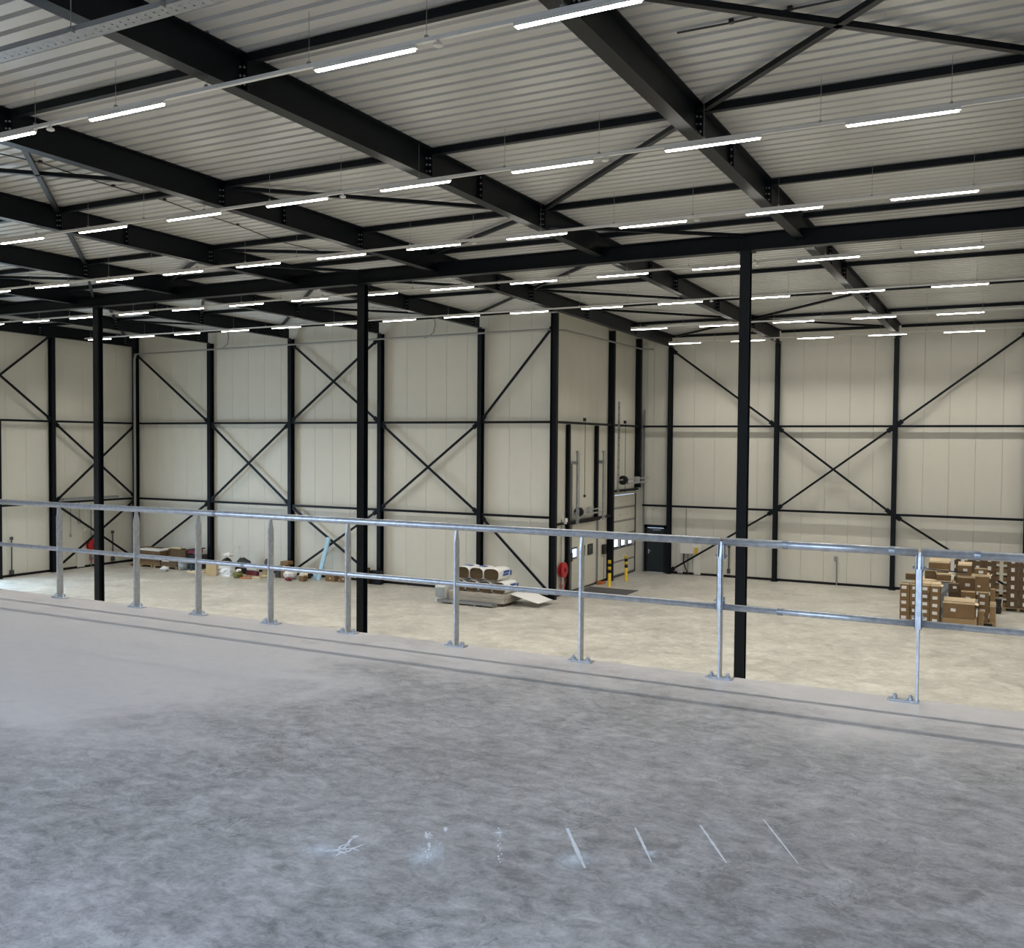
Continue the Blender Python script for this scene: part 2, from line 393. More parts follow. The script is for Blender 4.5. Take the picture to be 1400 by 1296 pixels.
# ------------------------------------------------------------------ rafters
def bolts(b, c, axis, us, rows, r=.014):
    for i in rows:
        for u in us:
            p = Vector(c) + Vector(u)*1. + Vector((0, 0, i)); b.cyl(p, p+Vector(axis)*.03, r, 6)
PUR = [5.6, 10.48, 15.35, 20.2, 25.1, 30.0, 34.9, 40.2]
NAMEK = {-1: 'dark roof rafter just beyond the right edge of the picture, running away overhead', 0: 'rightmost dark roof rafter in view, running to the second far wall column from the right',
         1: 'second dark roof rafter from the right, crossing the whole picture from top left', 2: 'third dark roof rafter from the right, ending above the black personnel door',
         3: 'fourth dark roof rafter from the right, ending above the insulation packs'}
for k in range(-1, 8):
    x = GX(k); y1 = (YR if k <= 2 else YB)-.15
    lab = NAMEK.get(k, '%s dark roof rafter from the right, at left above the back wall' % ORD[k+1])
    t = thing('roof_rafter', lab, 'beam', (x, 0, 0), group='rafters running away under the roof deck')
    bb = B(); segs = [(YF, 24.), (24., y1)]
    for y0, ye in segs:
        bb.hsec((0, y0, (RB+RT)/2+ZO(y0)), (0, ye, (RB+RT)/2+ZO(ye)), .24, RT-RB, .014, .022)
    ob('beam', bb, 'steel', t)
    for py in PUR:
        if py > y1-.3: continue
        c = B(); z = RB+ZO(py)
        for s in (-1, 1): c.box(min(s*.008, s*.115), max(s*.008, s*.115), py-.006, py+.006, z+.02, z+RT-RB-.02)
        sf = ob('stiffener', c, 'steel', t); c = B()
        for s in (-1, 1):
            for q in (.12, .24, .36): c.cyl((s*.07, py-.028, z+q), (s*.07, py+.028, z+q), .017, 6).cyl((s*.012, py-.05, z+q), (s*.03, py-.05, z+q), .017, 6)
        ob('bolt_row', c, 'galv', sf)['kind'] = 'stuff'
    for py in (17.3, 27.6):
        c = B(); z = RB+ZO(py); c.box(-.1, .1, py-.02, py+.02, z+.01, z+RT-RB-.01)
        sp = ob('splice_plate', c, 'steel', t); c = B()
        for s in (-1, 1):
            for q in (.12, .24, .36, .48): c.cyl((s*.06, py-.04, z+q), (s*.06, py+.04, z+q), .018, 6)
        ob('bolt_row', c, 'galv', sp)['kind'] = 'stuff'
# ------------------------------------------------------------------ purlins
PO = ['nearest the camera above the mezzanine', 'second from the camera', 'third from the camera', 'fourth from the camera', 'just behind the main cross beam', 'second behind the main cross beam', 'third behind the main cross beam', 'fourth behind the main cross beam']
ZP = lambda Y: 11.80+ZO(Y)
plist = [(y, PO[i]) for i, y in enumerate(PUR)] + [(23.45, 'lying right over the main cross beam'), (45.25, 'along the top of the far wall')]
for py, lab in plist:
    kl = 2 if py > YB else 7
    z = ZP(py); t = thing('roof_purlin', 'dark square roof purlin running crosswise, %s' % lab, 'beam', (0, py, z), group='purlins under the roof deck')
    ks = list(range(-1, kl))
    for k in ks:
        xa, xb = GX(k+1)+.13, GX(k)-.13
        ob('purlin_length', B().bar((xa, 0, 0), (xb, 0, 0), .11, .12), 'steel', t)
    ob('purlin_length', B().bar((GX(-1)+.13, 0, 0), (XW, 0, 0), .11, .12), 'steel', t)
# main cross beam on three free columns
YC = 23.8
t = thing('cross_beam', 'heavy dark main beam crossing the hall on top of the three free columns', 'beam', (0, YC, 11.36))
ob('beam', B().hsec((XL, 0, 0), (XW, 0, 0), .3, .42, .014, .024), 'steel', t)
cols = [(-29.3, 'leftmost'), (-17.62, 'middle'), (-6.02, 'rightmost')]
for x, nm in cols:
    c = B().box(x-.2, x+.2, -.19, .19, -.235, -.21)
    for sx in (-.14, .14):
        for q in (-.12, 0., .12): c.cyl((x+sx*.55, -.16, q), (x+sx*.55, -.135, q), .018, 6)
    ob('cap_plate', c, 'steel', t)
for x, nm in cols:
    t = thing('free_column', 'dark steel column standing free in the hall behind the railing, %s of three' % nm, 'column', (x, YC, 0), group='free standing columns')
    ob('shaft', B().hsec((0, 0, .02), (0, 0, 11.125), .24, .24, .012, .018, upv=(0, 1, 0)), 'steel', t)
    ob('base_plate', B().box(-.2, .2, -.2, .2, 0, .025), 'steel', t)
# roof bracing
def node(k, y, z=11.76): return Vector((GX(k), y, z+ZO(y)))
P1, P2, P3, P4, P5, P6, P7, P8 = 10.48, 15.35, 20.2, 23.5, 25.1, 30.0, 34.9, 40.2
P9 = 45.2
br = [(0, P1, -1, P2), (-1, P1, 0, P2), (0, P2, 1, P3), (2, P2, 1, P3), (3, P1, 2, P2), (2, P1, 3, P2), (3, P2, 4, P3), (1, P3, 2, P4), (3, P3, 4, P4), (3, P3, 2, P4),
      (1, P5, 2, P6), (2, P6, 3, P7), (2, P6, 1, P7), (2, P7, 1, P8), (2, P9, 1, P8), (1, P8, 0, P7), (1, P8, 0, P9), (3, P5, 2, P6), (4, P6, 3, P7), (3, P5, 4, P6), (4, P6, 5, P7),
      (5, P5, 6, P6), (6, P6, 7, P7), (6, P6, 5, P7), (5, P3, 4, P4), (4, P5, 5, P6)]
def where(y): return 'before the main cross beam' if y < 23.8 else 'behind the main cross beam'
NR = lambda k: ORD[k+1] if k >= 0 else 'off-picture'
seen = {}
for k1, y1, k2, y2 in br:
    a, c = node(k1, y1), node(k2, y2); d = (c-a).normalized(); a2, c2 = a+d*.25, c-d*.25
    near, far = ((k1, y1), (k2, y2)) if y1 < y2 else ((k2, y2), (k1, y1))
    def pn(y):
        i = min(range(len(plist)), key=lambda j: abs(plist[j][0]-y)); return i
    n1 = 'rafter %s' % NR(near[0])
    lab = 'slim roof brace from %s to %s rafter, %s, purlins %s to %s' % (NR(near[0]), NR(far[0]), 'front half' if y1 < 23.8 and y2 < 23.8 else 'rear half', ORD[sorted(PUR+[23.5, 45.2]).index(near[1])+0], ORD[sorted(PUR+[23.5, 45.2]).index(far[1])+0])
    t = thing('roof_brace', lab, 'brace', a2, group='diagonal roof braces')
    ob('rod', B().bar((0, 0, 0), c2-a2, .10, .08), 'steel', t)
    for e in (Vector((0, 0, 0)), c2-a2):
        sg = 1 if e.length < 1e-6 else -1
        ob('gusset', B().bar(e-d*sg*.2, e+d*sg*.06, .14, .014), 'steel', t)
for (k, y, z, x, lab) in [(1, P3, 11.42, -6.02, 'second rafter to the rightmost free column'), (3, P3, 11.42, -17.62, 'fourth rafter to the middle free column'), (4, P3, 11.7, -29.3, 'fifth rafter to the leftmost free column')]:
    a = Vector((GX(k), y, z)); c = Vector((x, YC-.2, 11.5)); d = (c-a).normalized(); a = a+d*.2
    tag(ob('knee_strut', B().bar((0, 0, 0), c-a, .08, .08), 'steel', None, a), 'dark strut angled down from the %s head' % lab, 'brace')

# ------------------------------------------------------------------ wall columns, rails, wall braces
def wall_col(x, y, axis, lab, h, group):
    t = thing('wall_column', lab, 'column', (x, y, 0), group=group)
    upv = (0, 1, 0) if axis == 'x' else (1, 0, 0)
    ob('shaft', B().hsec((0, 0, .02), (0, 0, h), .19, .28, .01, .016, upv=upv), 'steel', t)
    ob('base_plate', B().box(-.15, .15, -.15, .15, 0, .02), 'steel', t)
    return t
for k in (3, 4, 5, 6):
    n = {3: 'behind the pallet of insulation packs', 4: 'just right of the middle free column', 5: 'right of the leaning blue plank\'s bay, fourth from the dock corner', 6: 'nearest the left corner, above the black bags'}[k]
    n = {3: 'behind the pallet of insulation packs', 4: 'just right of the middle free column', 5: 'at the left of the pale blue plank', 6: 'nearest the left corner of the hall'}[k]
    wall_col(GX(k), YB, 'x', 'dark steel column on the cream back wall, %s' % n, RB+ZO(YB), 'columns along the back wall')
wall_col(XL+.02, YB, 'x', 'dark steel column in the left corner where back and left walls meet', RT+ZO(YB), 'columns along the back wall')
wall_col(XC, YB-.1, 'y', 'dark steel column at the outer corner of back wall and dock wall', RT+ZO(YB)-.1, 'columns along the dock wall')
wall_col(XC, 41.85, 'y', 'dark steel column on the dock wall between the two dock doors', RT+ZO(42)-.1, 'columns along the dock wall')
tag(ob('wall_post', B().hsec((0, 0, 4.22), (0, 0, RT+ZO(45)-.1), .19, .28, .01, .016, upv=(1, 0, 0)), 'steel', None, (XC, 45.42, 0)), 'dark steel post rising from the tall dock door lintel in the inner corner', 'column')
for k, n in ((2, 'right beside the black personnel door'), (1, 'standing just right of the rightmost free column'), (0, 'left behind the carton pallets'), (-1, 'at the right edge of the picture')):
    xk = GX(k)-.09 if k >= 0 else .38
    wall_col(xk, YR, 'x', 'dark steel column on the cream far wall, %s' % n, RB+ZO(YR), 'columns along the far wall')
for y, n in ((30.73, 'left of the red hose reel'), (25.4, 'just beyond the left edge of the picture')):
    wall_col(XL, y, 'y', 'dark steel column on the left wall, %s' % n, RT+ZO(y)-.05, 'columns along the left wall')
xb_ = [XL+.02] + [GX(k) for k in (6, 5, 4, 3)] + [XC]
xf_ = [XC+.1, GX(2)-.09, GX(1)-.09, GX(0)-.09, .38, XW]
def wall_rail(lab, pts, w=.10):
    t = thing('wall_rail', lab, 'rail', pts[0]); o = Vector(pts[0])
    for a, c in zip(pts[:-1], pts[1:]):
        a, c = Vector(a), Vector(c); d = (c-a).normalized()
        ob('rail_length', B().bar(a+d*.1-o, c-d*.1-o, w, .1), 'steel', t)
for z, nm in ((G1, 'lower'), (G2, 'upper')):
    wall_rail('%s dark horizontal rail along the back wall' % nm, [(x, YB-.02, z) for x in xb_])
    wall_rail('%s dark horizontal rail along the far wall behind the cartons' % nm, [(x, YR-.02, z) for x in xf_])
    wall_rail('%s dark horizontal rail along the left wall' % nm, [(XL+.02, y, z) for y in ((25.4, 30.73, YB) if z > 5 else (27.93, 30.73, YB))])
wall_rail('upper dark rail along the dock wall above both dock doors', [(XC+.03, y, G2) for y in (YB-.1, 41.85, 45.42)])
wall_rail('short dark lintel rail over the low dock door', [(XC+.03, y, 3.05) for y in (YB-.1, 41.85)])
def cross(lab, diags, ins):
    """diagonals of one bay; ins = which way the wall's inner side lies"""
    o = Vector(diags[0][0]); t = thing('wall_brace', lab, 'brace', o)
    for i, (a, c) in enumerate(diags):
        a, c = Vector(a)-o, Vector(c)-o; d = (c-a).normalized()
        off = Vector(ins)*(.03*i)
        a, c = a+d*.22+off, c-d*.22+off
        ob('diagonal', B().bar(a, c, .09, .075, upv=ins), 'steel', t)
        for e, sg in ((a, 1), (c, -1)):
            g = B().bar(e-d*sg*.2, e+d*sg*.16, .2, .014, upv=ins)
            for q in (.0, .09): g.cyl(e+d*sg*q, e+d*sg*q+Vector(ins)*.05, .018, 6)
            ob('gusset', g, 'steel', t)
YBb, YRb = YB-.06, YR-.06
ZT = 11.35
def bk(i, j, z): return (xb_[i], YBb, z)
c = lambda i, z: (xb_[i], YBb, z)
I = (0, -1, 0)
cross('single brace falling right in the upper bay of the back wall by the left corner', [(c(0, ZT-.4), c(1, G2))], I)
cross('single low brace in the left corner bay of the back wall above the cartons', [(c(0, 0.1), c(1, G1))], I)
cross('crossed braces in the middle height of the second bay of the back wall', [(c(1, G2), c(2, G1)), (c(1, G1), c(2, G2))], I)
cross('crossed braces high in the back wall bay left of the middle free column', [(c(2, ZT-.3), c(3, G2)), (c(2, G2), c(3, ZT-.3))], I)
cross('crossed braces low in the back wall bay beside the pale blue plank', [(c(2, G1), c(3, .1)), (c(2, .1), c(3, G1))], I)
cross('crossed braces at middle height right of the middle free column', [(c(3, G2), c(4, G1)), (c(3, G1), c(4, G2))], I)
cross('single brace rising to the dock corner in the upper back wall', [(c(4, G2), c(5, ZT-.1))], I)
cross('single low brace falling to the dock corner behind the insulation pallet', [(c(4, G1), c(5, .1))], I)
c = lambda i, z: (xf_[i], YRb, z)
cross('single brace falling right high on the far wall left of the rightmost free column', [(c(1, ZT-.3), c(2, G2))], I)
cross('single low brace rising right on the far wall beside the electric box', [(c(1, .1), c(2, G1))], I)
cross('crossed braces at middle height on the far wall right of the rightmost free column', [(c(2, G2), c(3, G1)), (c(2, G1), c(3, G2))], I)
cross('single brace rising to the top right corner of the far wall', [(c(3, G2), c(4, ZT-.1))], I)
cross('single low brace on the far wall disappearing behind the carton pallets', [(c(3, G1), c(4, .1))], I)
c = lambda y, z: (XL+.06, y, z)
I = (1, 0, 0)
cross('crossed braces high on the left wall at the left edge of the picture', [(c(25.4, ZT-.1), c(30.73, G2)), (c(25.4, G2), c(30.73, ZT+.1))], I)
cross('crossed braces at middle height on the left wall behind the leftmost free column', [(c(30.73, G2), c(YB, G1)), (c(30.73, G1), c(YB, G2))], I)
cross('crossed braces low on the left wall around the red hose reel', [(c(30.73, G1), c(YB, .1)), (c(30.73, .1), c(YB, G1))], I)

# ------------------------------------------------------------------ light rows
LR0 = {1: (9.41, 10.90, [3.2, .5, -2.2, -4.92, -7.67, -11.7, -14.35, -17.0, -19.7, -22.4, -25.1, -27.8, -30.5, -33.2, -35.9, -38.6]),
      2: (14.38, 10.90, [3.2, .5] + [-2.23-2.67*i for i in range(14)]),
      3: (19.02, 10.90, [3.2, .5] + [-2.15-2.66*i for i in range(14)]),
      4: (24.42, 10.91, [3.2, .5] + [-2.22-2.668*i for i in range(14)]),
      5: (29.25, 10.80, [3.2, .5] + [-2.21-2.646*i for i in range(14)]),
      6: (34.9, 10.74, [2.9, .22] + [-2.46-2.68*i for i in range(5)]),
      7: (40.4, 10.73, [2.88, .15] + [-2.58-2.735*i for i in range(5)])}
YN = {1: 9.83, 2: 14.97, 3: 19.86, 4: 25.4, 5: 30.9, 6: 37.1, 7: 43.3}
LR = {}
for r_, (y_, z_, x_) in LR0.items():
    q = YN[r_]/y_; LR[r_] = (YN[r_], EYE+(z_-EYE)*q, [x*q for x in x_])
TL = 1.49
lamp_meshes = (B().add([(x, y, z) for x in (0, TL) for y, z in ((-.025, .0), (.025, .0), (.025, .019), (-.025, .019))],
                       [(1, 2, 6, 5), (3, 0, 4, 7), (0, 3, 2, 1), (4, 5, 6, 7)]).mesh('diffuser'),
               B().add([(x, y, z) for x in (-.03, TL+.03) for y, z in ((-.027, .020), (.027, .020), (.026, .062), (-.026, .062))],
                       [(0, 4, 5, 1), (1, 5, 6, 2), (2, 6, 7, 3), (3, 7, 4, 0), (0, 1, 2, 3), (7, 6, 5, 4)]).mesh('housing'))
lamp_meshes[0].materials.append(M_['tube']); lamp_meshes[1].materials.append(M_['white'])
lamp_light = bpy.data.lights.new('lamp_light', 'AREA'); lamp_light.shape = 'RECTANGLE'; lamp_light.size = TL-.02; lamp_light.size_y = .042
lamp_light.energy = LAMP_W; lamp_light.color = (1.0, .96, .88); lamp_light.spread = math.radians(116)
RN = {1: 'nearest', 2: 'second nearest', 3: 'third nearest', 4: 'fourth nearest', 5: 'fifth nearest', 6: 'sixth nearest', 7: 'farthest'}
for r, (ly, lz, xs) in LR.items():
    x0, x1 = min(xs)-.25, XW-.1
    if r in (6, 7): x0 = min(xs)-.02
    t = thing('light_track', 'slim white suspended track carrying the %s row of tube lamps' % RN[r], 'light track', (0, ly, lz+.065), group='light tracks under the roof')
    ob('rail', B().box(x0, x1, -.028, .028, 0, .05), 'white', t)
    zt = RT+ZO(ly)-(lz+.065)
    x = x0+.4
    while x < x1:
        ob('wire', B().cyl((x, 0, .05), (x, 0, zt), .004, 5).box(x-.02, x+.02, -.02, .02, .045, .085), 'grey_plastic', t); x += 1.78
    sens = [xs[3]-1.05, xs[min(5, len(xs)-1)]-.9] if r in (1, 2, 3, 4) else [xs[4]-1.0]
    for sx in sens:
        ob('sensor', B().lathe([(.02, 0), (.022, -.04), (.055, -.045), (.06, -.07), (.03, -.085)], (sx, 0, 0), n=12), 'white', t)
    vis = [x for x in xs if (at(0, 300, Y=ly).x - 1.2) < x < (at(1400, 300, Y=ly).x)]
    for x in xs:
        if x in vis:
            i = vis.index(x)+1
            lab = 'lit tube lamp, %s from the right in the %s light row' % (ORD[i], RN[r]) if i > 1 else 'lit tube lamp, rightmost in the %s light row' % RN[r]
        elif x > max(vis): lab = 'lit tube lamp in the %s light row, %s one beyond the right picture edge' % (RN[r], ORD[sum(1 for q in xs if max(vis) < q <= x)])
        else: lab = 'lit tube lamp in the %s light row, %s one beyond the left picture edge' % (RN[r], ORD[sum(1 for q in xs if x <= q < min(vis))])
        L = thing('tube_lamp', lab, 'lamp', (x, ly, lz), group='tube lamps' if x in vis else 'tube lamps outside the picture in the %s row' % RN[r])
        for me in lamp_meshes: ob(me.name.split('.')[0], me, None, L)
        lo = bpy.data.objects.new('lamp_light', lamp_light); C.objects.link(lo); lo.parent = L; lo.location = (TL/2, 0, .009)

for i, (px_l, lab) in enumerate((([(926, 45), (1000, 31), (1080, 13), (1175, -6)], 'thin dark cable clipped under the deck at the top right'), ([(-20, 206), (55, 222), (110, 241), (155, 255), (225, 274), (275, 292), (325, 308), (378, 329), (440, 344)], 'thin dark cable clipped under the deck at the left'))):
    pp = [at(x, y, Z=11.84) for x, y in px_l]
    b = B().tube(pp, .014, 6)
    for q in pp[1:-1]: b.box(q.x-.03, q.x+.03, q.y-.03, q.y+.03, q.z-.01, q.z+.045)
    tag(ob('roof_cable', b, 'blackplastic'), lab, 'cable')
# cable tray above the mezzanine
t = thing('cable_tray', 'grey perforated cable tray hanging on rods at the top left', 'cable tray', (0, 7.55, 11.0))
b = B(); L_ = 21
bt = B(); x = -16.
while x < 5:
    bt.box(x, x+.11, -.11, .11, 0, .004); bt.box(x+.11, x+.13, -.11, -.05, 0, .004).box(x+.11, x+.13, .05, .11, 0, .004).box(x+.11, x+.13, -.02, .02, 0, .004); x += .13
o = ob('tray_bottom', bt, 'galv_dark', t); o['kind'] = 'stuff'
ob('side', B().box(-16, 5, -.112, -.108, 0, .06), 'grey_plastic', t); ob('side', B().box(-16, 5, .108, .112, 0, .06), 'grey_plastic', t)
x = -15.2
while x < 5:
    ob('hanger', B().cyl((x, -.15, -.012), (x, -.15, RT-11.0), .006, 6).box(x-.02, x+.02, -.17, -.11, -.03, .03), 'galv_dark', t); x += 1.42
# ------------------------------------------------------------------ guard railing on the mezzanine edge
RY = 5.937
t = thing('guard_railing', 'galvanised tube guard railing on flat posts along the mezzanine edge', 'railing', (0, RY, ZM)); t.scale = (K, K, K)
zr, z2 = 1.027, .539
def rail(x0, x1, z, r):
    return ob('top_rail' if z == zr else 'middle_rail', B().tube([(x0, 0, z), (x1, 0, z)], r, 16), 'galv', t, smooth=True)
for x0, x1 in ((-14., -1.95), (-1.925, -.585), (-.56, 6.)):
    rail(x0, x1, zr, .030); rail(x0, x1, z2, .024)
for x, z, r in ((-7.02, zr, .0325), (-6.65, z2, .0265), (-1.47, zr, .0325), (-1.50, z2, .0265), (-.22, zr, .0325), (.2, z2, .0265), (-.75, zr, .032), (-12.2, zr, .0325)):
    ob('joint_sleeve', B().tube([(x-.02, 0, z), (x+.02, 0, z)], r, 16), 'galv_dark', t)
posts = [-12.8, -11.65, -10.5, -9.336, -8.132, -7.252, -6.31, -5.391, -4.238, -3.07, -1.938, -.572, .75, 2.0, 3.2, 4.4, 5.6]
pb = B(); wv = .036
pv = [(-wv, 0), (wv, 0), (wv, zr-.13), (.014, zr-.03), (.014, zr), (-.014, zr), (-.014, zr-.03), (-wv, zr-.13)]
post_me = B().add([(sx, yy, zz) for sx in (-.008, .008) for yy, zz in pv], [tuple(range(8)), tuple(range(15, 7, -1))] + [(i, i+8, (i+1) % 8+8, (i+1) % 8) for i in range(8)]).mesh('post')
post_me.materials.append(M_['galv'])
plate_me = B().bev(-.1, .1, -.04, .04, 0, .014, .004).mesh('base_plate'); plate_me.materials.append(M_['galv'])
plate_l = B().bev(-.185, .015, -.04, .04, 0, .014, .004).mesh('base_plate'); plate_l.materials.append(M_['galv'])
bolt_me = B().cyl((0, 0, .014), (0, 0, .019), .022, 12).lathe([(.018, .019), (.018, .036)], (0, 0, 0), n=6).cyl((0, 0, .03), (0, 0, .046), .010, 8).mesh('bolt'); bolt_me.materials.append(M_['galv'])
for x in posts:
    p = ob('post', post_me, None, t, (x, 0, 0))
    last = abs(x+.572) < .01
    ob('base_plate', plate_l if last else plate_me, None, p)
    for bx in ((-.14, -.04) if last else (-.062, .062)): ob('bolt', bolt_me, None, p, (bx, 0, 0))
    if -2 < x < -.5:
        w2 = .022 if last else .018
        ob('socket_channel', B().box(-w2, w2, -.05, -.046, z2-.03, zr-.11).box(-w2, -w2+.004, -.05, -.012, z2-.03, zr-.11).box(w2-.004, w2, -.05, -.012, z2-.03, zr-.11), 'galv', p)
        ob('clamp', B().box(-.026, -.016, -.03, .03, zr-.13, zr-.02).box(.016, .026, -.03, .03, zr-.13, zr-.02).cyl((-.045, 0, zr-.105), (.045, 0, zr-.105), .007, 8)
           .lathe([(.012, 0), (.012, .012)], (.028, 0, zr-.105), (1, 0, 0), 6).lathe([(.012, 0), (.012, .012)], (-.04, 0, zr-.105), (1, 0, 0), 6), 'galv_dark', p)
        ob('clamp', B().box(-.024, -.015, -.04, .03, z2-.02, z2+.07).box(.015, .024, -.04, .03, z2-.02, z2+.07).cyl((-.04, -.03, z2+.05), (.04, -.03, z2+.05), .007, 8), 'galv_dark', p)
tag(ob('wire_hook', B().tube([(0, 0, 0), (.05, .004, -.003), (.12, .01, -.006), (.21, .02, -.008)], .0035, 6), 'blackplastic', None, (-.53*K, RY, ZM+(zr-.11)*K)), 'thin black rod sticking out sideways below the top rail at the right', 'rod')

# ------------------------------------------------------------------ streaks of sunlight on the slab, drawn as flat white patches
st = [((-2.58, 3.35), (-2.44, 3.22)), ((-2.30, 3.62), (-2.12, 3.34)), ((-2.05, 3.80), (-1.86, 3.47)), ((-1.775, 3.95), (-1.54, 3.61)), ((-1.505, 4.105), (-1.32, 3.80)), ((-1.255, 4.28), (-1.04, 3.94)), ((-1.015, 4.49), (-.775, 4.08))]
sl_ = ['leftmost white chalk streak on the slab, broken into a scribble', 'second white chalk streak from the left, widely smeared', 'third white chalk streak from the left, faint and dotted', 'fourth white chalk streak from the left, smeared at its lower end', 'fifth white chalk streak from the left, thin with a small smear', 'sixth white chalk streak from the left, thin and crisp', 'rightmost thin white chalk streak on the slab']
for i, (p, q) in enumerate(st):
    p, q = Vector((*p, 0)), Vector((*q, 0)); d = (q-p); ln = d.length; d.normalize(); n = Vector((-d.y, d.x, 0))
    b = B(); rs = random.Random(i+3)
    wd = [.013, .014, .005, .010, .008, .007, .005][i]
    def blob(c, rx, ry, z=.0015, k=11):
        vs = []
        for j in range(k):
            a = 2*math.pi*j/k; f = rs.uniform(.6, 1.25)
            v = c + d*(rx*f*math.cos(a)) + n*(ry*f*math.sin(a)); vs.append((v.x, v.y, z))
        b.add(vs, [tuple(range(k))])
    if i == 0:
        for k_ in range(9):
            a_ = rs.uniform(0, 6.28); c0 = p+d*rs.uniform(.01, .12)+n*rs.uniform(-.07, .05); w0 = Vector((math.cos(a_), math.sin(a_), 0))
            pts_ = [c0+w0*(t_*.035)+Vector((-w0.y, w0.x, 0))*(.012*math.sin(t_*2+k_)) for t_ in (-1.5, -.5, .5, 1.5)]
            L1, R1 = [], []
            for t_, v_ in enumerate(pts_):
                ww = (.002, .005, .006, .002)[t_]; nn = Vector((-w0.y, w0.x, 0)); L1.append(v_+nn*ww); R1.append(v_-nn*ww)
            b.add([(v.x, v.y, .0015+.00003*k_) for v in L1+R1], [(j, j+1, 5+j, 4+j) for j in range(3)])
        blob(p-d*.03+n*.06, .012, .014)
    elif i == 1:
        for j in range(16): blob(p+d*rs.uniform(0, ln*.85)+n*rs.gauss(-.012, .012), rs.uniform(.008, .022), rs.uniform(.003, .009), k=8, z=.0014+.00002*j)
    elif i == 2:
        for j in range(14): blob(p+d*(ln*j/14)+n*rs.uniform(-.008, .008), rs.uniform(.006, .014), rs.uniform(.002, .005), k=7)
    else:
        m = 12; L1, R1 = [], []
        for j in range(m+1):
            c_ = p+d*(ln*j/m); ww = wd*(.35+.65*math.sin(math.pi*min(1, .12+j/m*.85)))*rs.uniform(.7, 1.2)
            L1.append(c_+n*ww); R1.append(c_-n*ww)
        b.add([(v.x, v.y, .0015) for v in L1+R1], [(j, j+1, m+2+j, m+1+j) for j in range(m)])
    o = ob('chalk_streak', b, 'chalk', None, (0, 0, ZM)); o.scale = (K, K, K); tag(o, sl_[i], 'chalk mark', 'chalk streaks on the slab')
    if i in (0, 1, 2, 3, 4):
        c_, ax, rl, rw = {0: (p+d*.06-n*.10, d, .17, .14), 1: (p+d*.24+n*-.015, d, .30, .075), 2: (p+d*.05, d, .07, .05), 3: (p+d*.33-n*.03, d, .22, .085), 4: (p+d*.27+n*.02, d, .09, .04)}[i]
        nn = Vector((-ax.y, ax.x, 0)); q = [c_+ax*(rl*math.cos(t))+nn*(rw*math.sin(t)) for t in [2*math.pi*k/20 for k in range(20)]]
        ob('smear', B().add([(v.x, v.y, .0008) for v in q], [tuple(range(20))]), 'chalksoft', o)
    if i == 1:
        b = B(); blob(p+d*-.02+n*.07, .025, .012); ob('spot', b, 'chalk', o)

# ------------------------------------------------------------------ pipes on the back wall and dock wall
tag(ob('wall_pipe', B().tube([(XL+.2, YB-.21, 10.86), (GX(4), YB-.21, 10.98), (XC-.3, YB-.21, 11.02), (XC+.3, YB+.3, 11.0), (XC+.3, YR-.5, 11.05), (XC+.8, YR-.25, 11.05)], .04, 8), 'grey_plastic'),
    'long grey pipe along the top of back wall and dock wall', 'pipe')
tag(ob('down_pipe', B().tube([(XL+.27, YB-.28, 0), (XL+.27, YB-.28, 10.6)], .06, 10).tube([(XL+.27, YB-.28, 10.6), (XL+.27, YB-.21, 10.82)], .06, 10), 'grey_plastic'), 'grey upright pipe in the left corner of the hall', 'pipe')
for x, lab in ((GX(6)+.35, 'near the left corner'), (GX(4)+1.9, 'right of the middle free column')):
    p0 = Vector((x+.55, YB-.21, 10.93))
    tag(ob('drain_hose', B().tube([p0, p0+Vector((.25, -.02, .05)), p0+Vector((.5, -.05, .2)), p0+Vector((.62, -.1, .5)), p0+Vector((.6, -.12, .82))], .028, 8), 'grey_plastic'), 'grey curved pipe from wall pipe to roof, %s' % lab, 'pipe')

# ------------------------------------------------------------------ dock wall: doors
DX = WD
def window3(parent, ys, z0, z1, x, kinds):
    for (a, c_), kd in zip(ys, kinds):
        f = ob('window', B().bev(x, x+.03, a, c_, z0, z1, .025), 'blackplastic', parent)
        ob('pane', B().bev(x+.028, x+.036, a+.07, c_-.07, z0+.06, z1-.06, .003), kd, f)
d1 = thing('dock_door', 'low smooth cream dock door with three small windows beside the red hose reel', 'door', (DX, 0, 0))
for j in range(4):
    z0 = .08+j*.68
    ob('door_section', B().bev(-.06, .0, D1[0]+.03, D1[1]-.03, z0, z0+.677, .004), 'panel', d1)
ob('top_cap', B().bev(-.06, .03, D1[0]+.03, D1[1]-.03, 2.8, 2.9, .01), 'panel', d1)
ob('bottom_seal', B().box(-.06, .02, D1[0]+.03, D1[1]-.03, 0, .08), 'darkgrey', d1)
window3(d1, ((37.72, 38.3), (38.6, 39.18), (39.5, 40.08)), 1.42, 1.9, 0, ('daypane', 'darkpane', 'darkpane'))
for y in (D1[0]-.0, D1[1]+.12):
    ob('guide_rail', B().box(.0, .06, y-.05, y-.03, 0, 5.55).box(.0, .06, y+.03, y+.05, 0, 5.55).box(.0, .02, y-.03, y+.03, 0, 5.55), 'galv_dark', d1)
    ob('guide_rail', B().box(.26, .33, y-.02, y+.03, 2.95, 6.05).box(.34, .37, y+.06, y+.09, 2.95, 6.05).box(.05, .37, y-.06, y+.09, 5.5, 5.64).box(.26, .37, y-.08, y+.09, 5.98, 6.08).box(.26, .37, y-.0, y+.06, 4.2, 4.25).box(.26, .37, y-.0, y+.06, 4.9, 4.95).box(.26, .37, y-.0, y+.06, 3.5, 3.55), 'galv', d1)
ob('shaft', B().cyl((.25, D1[0]-.05, 3.42), (.25, D1[1]+.35, 3.5), .03, 10).box(.1, .3, D1[0], D1[1]+.3, 3.28, 3.34).box(.15, .3, 39.0, 39.3, 3.33, 3.6), 'galv', d1)
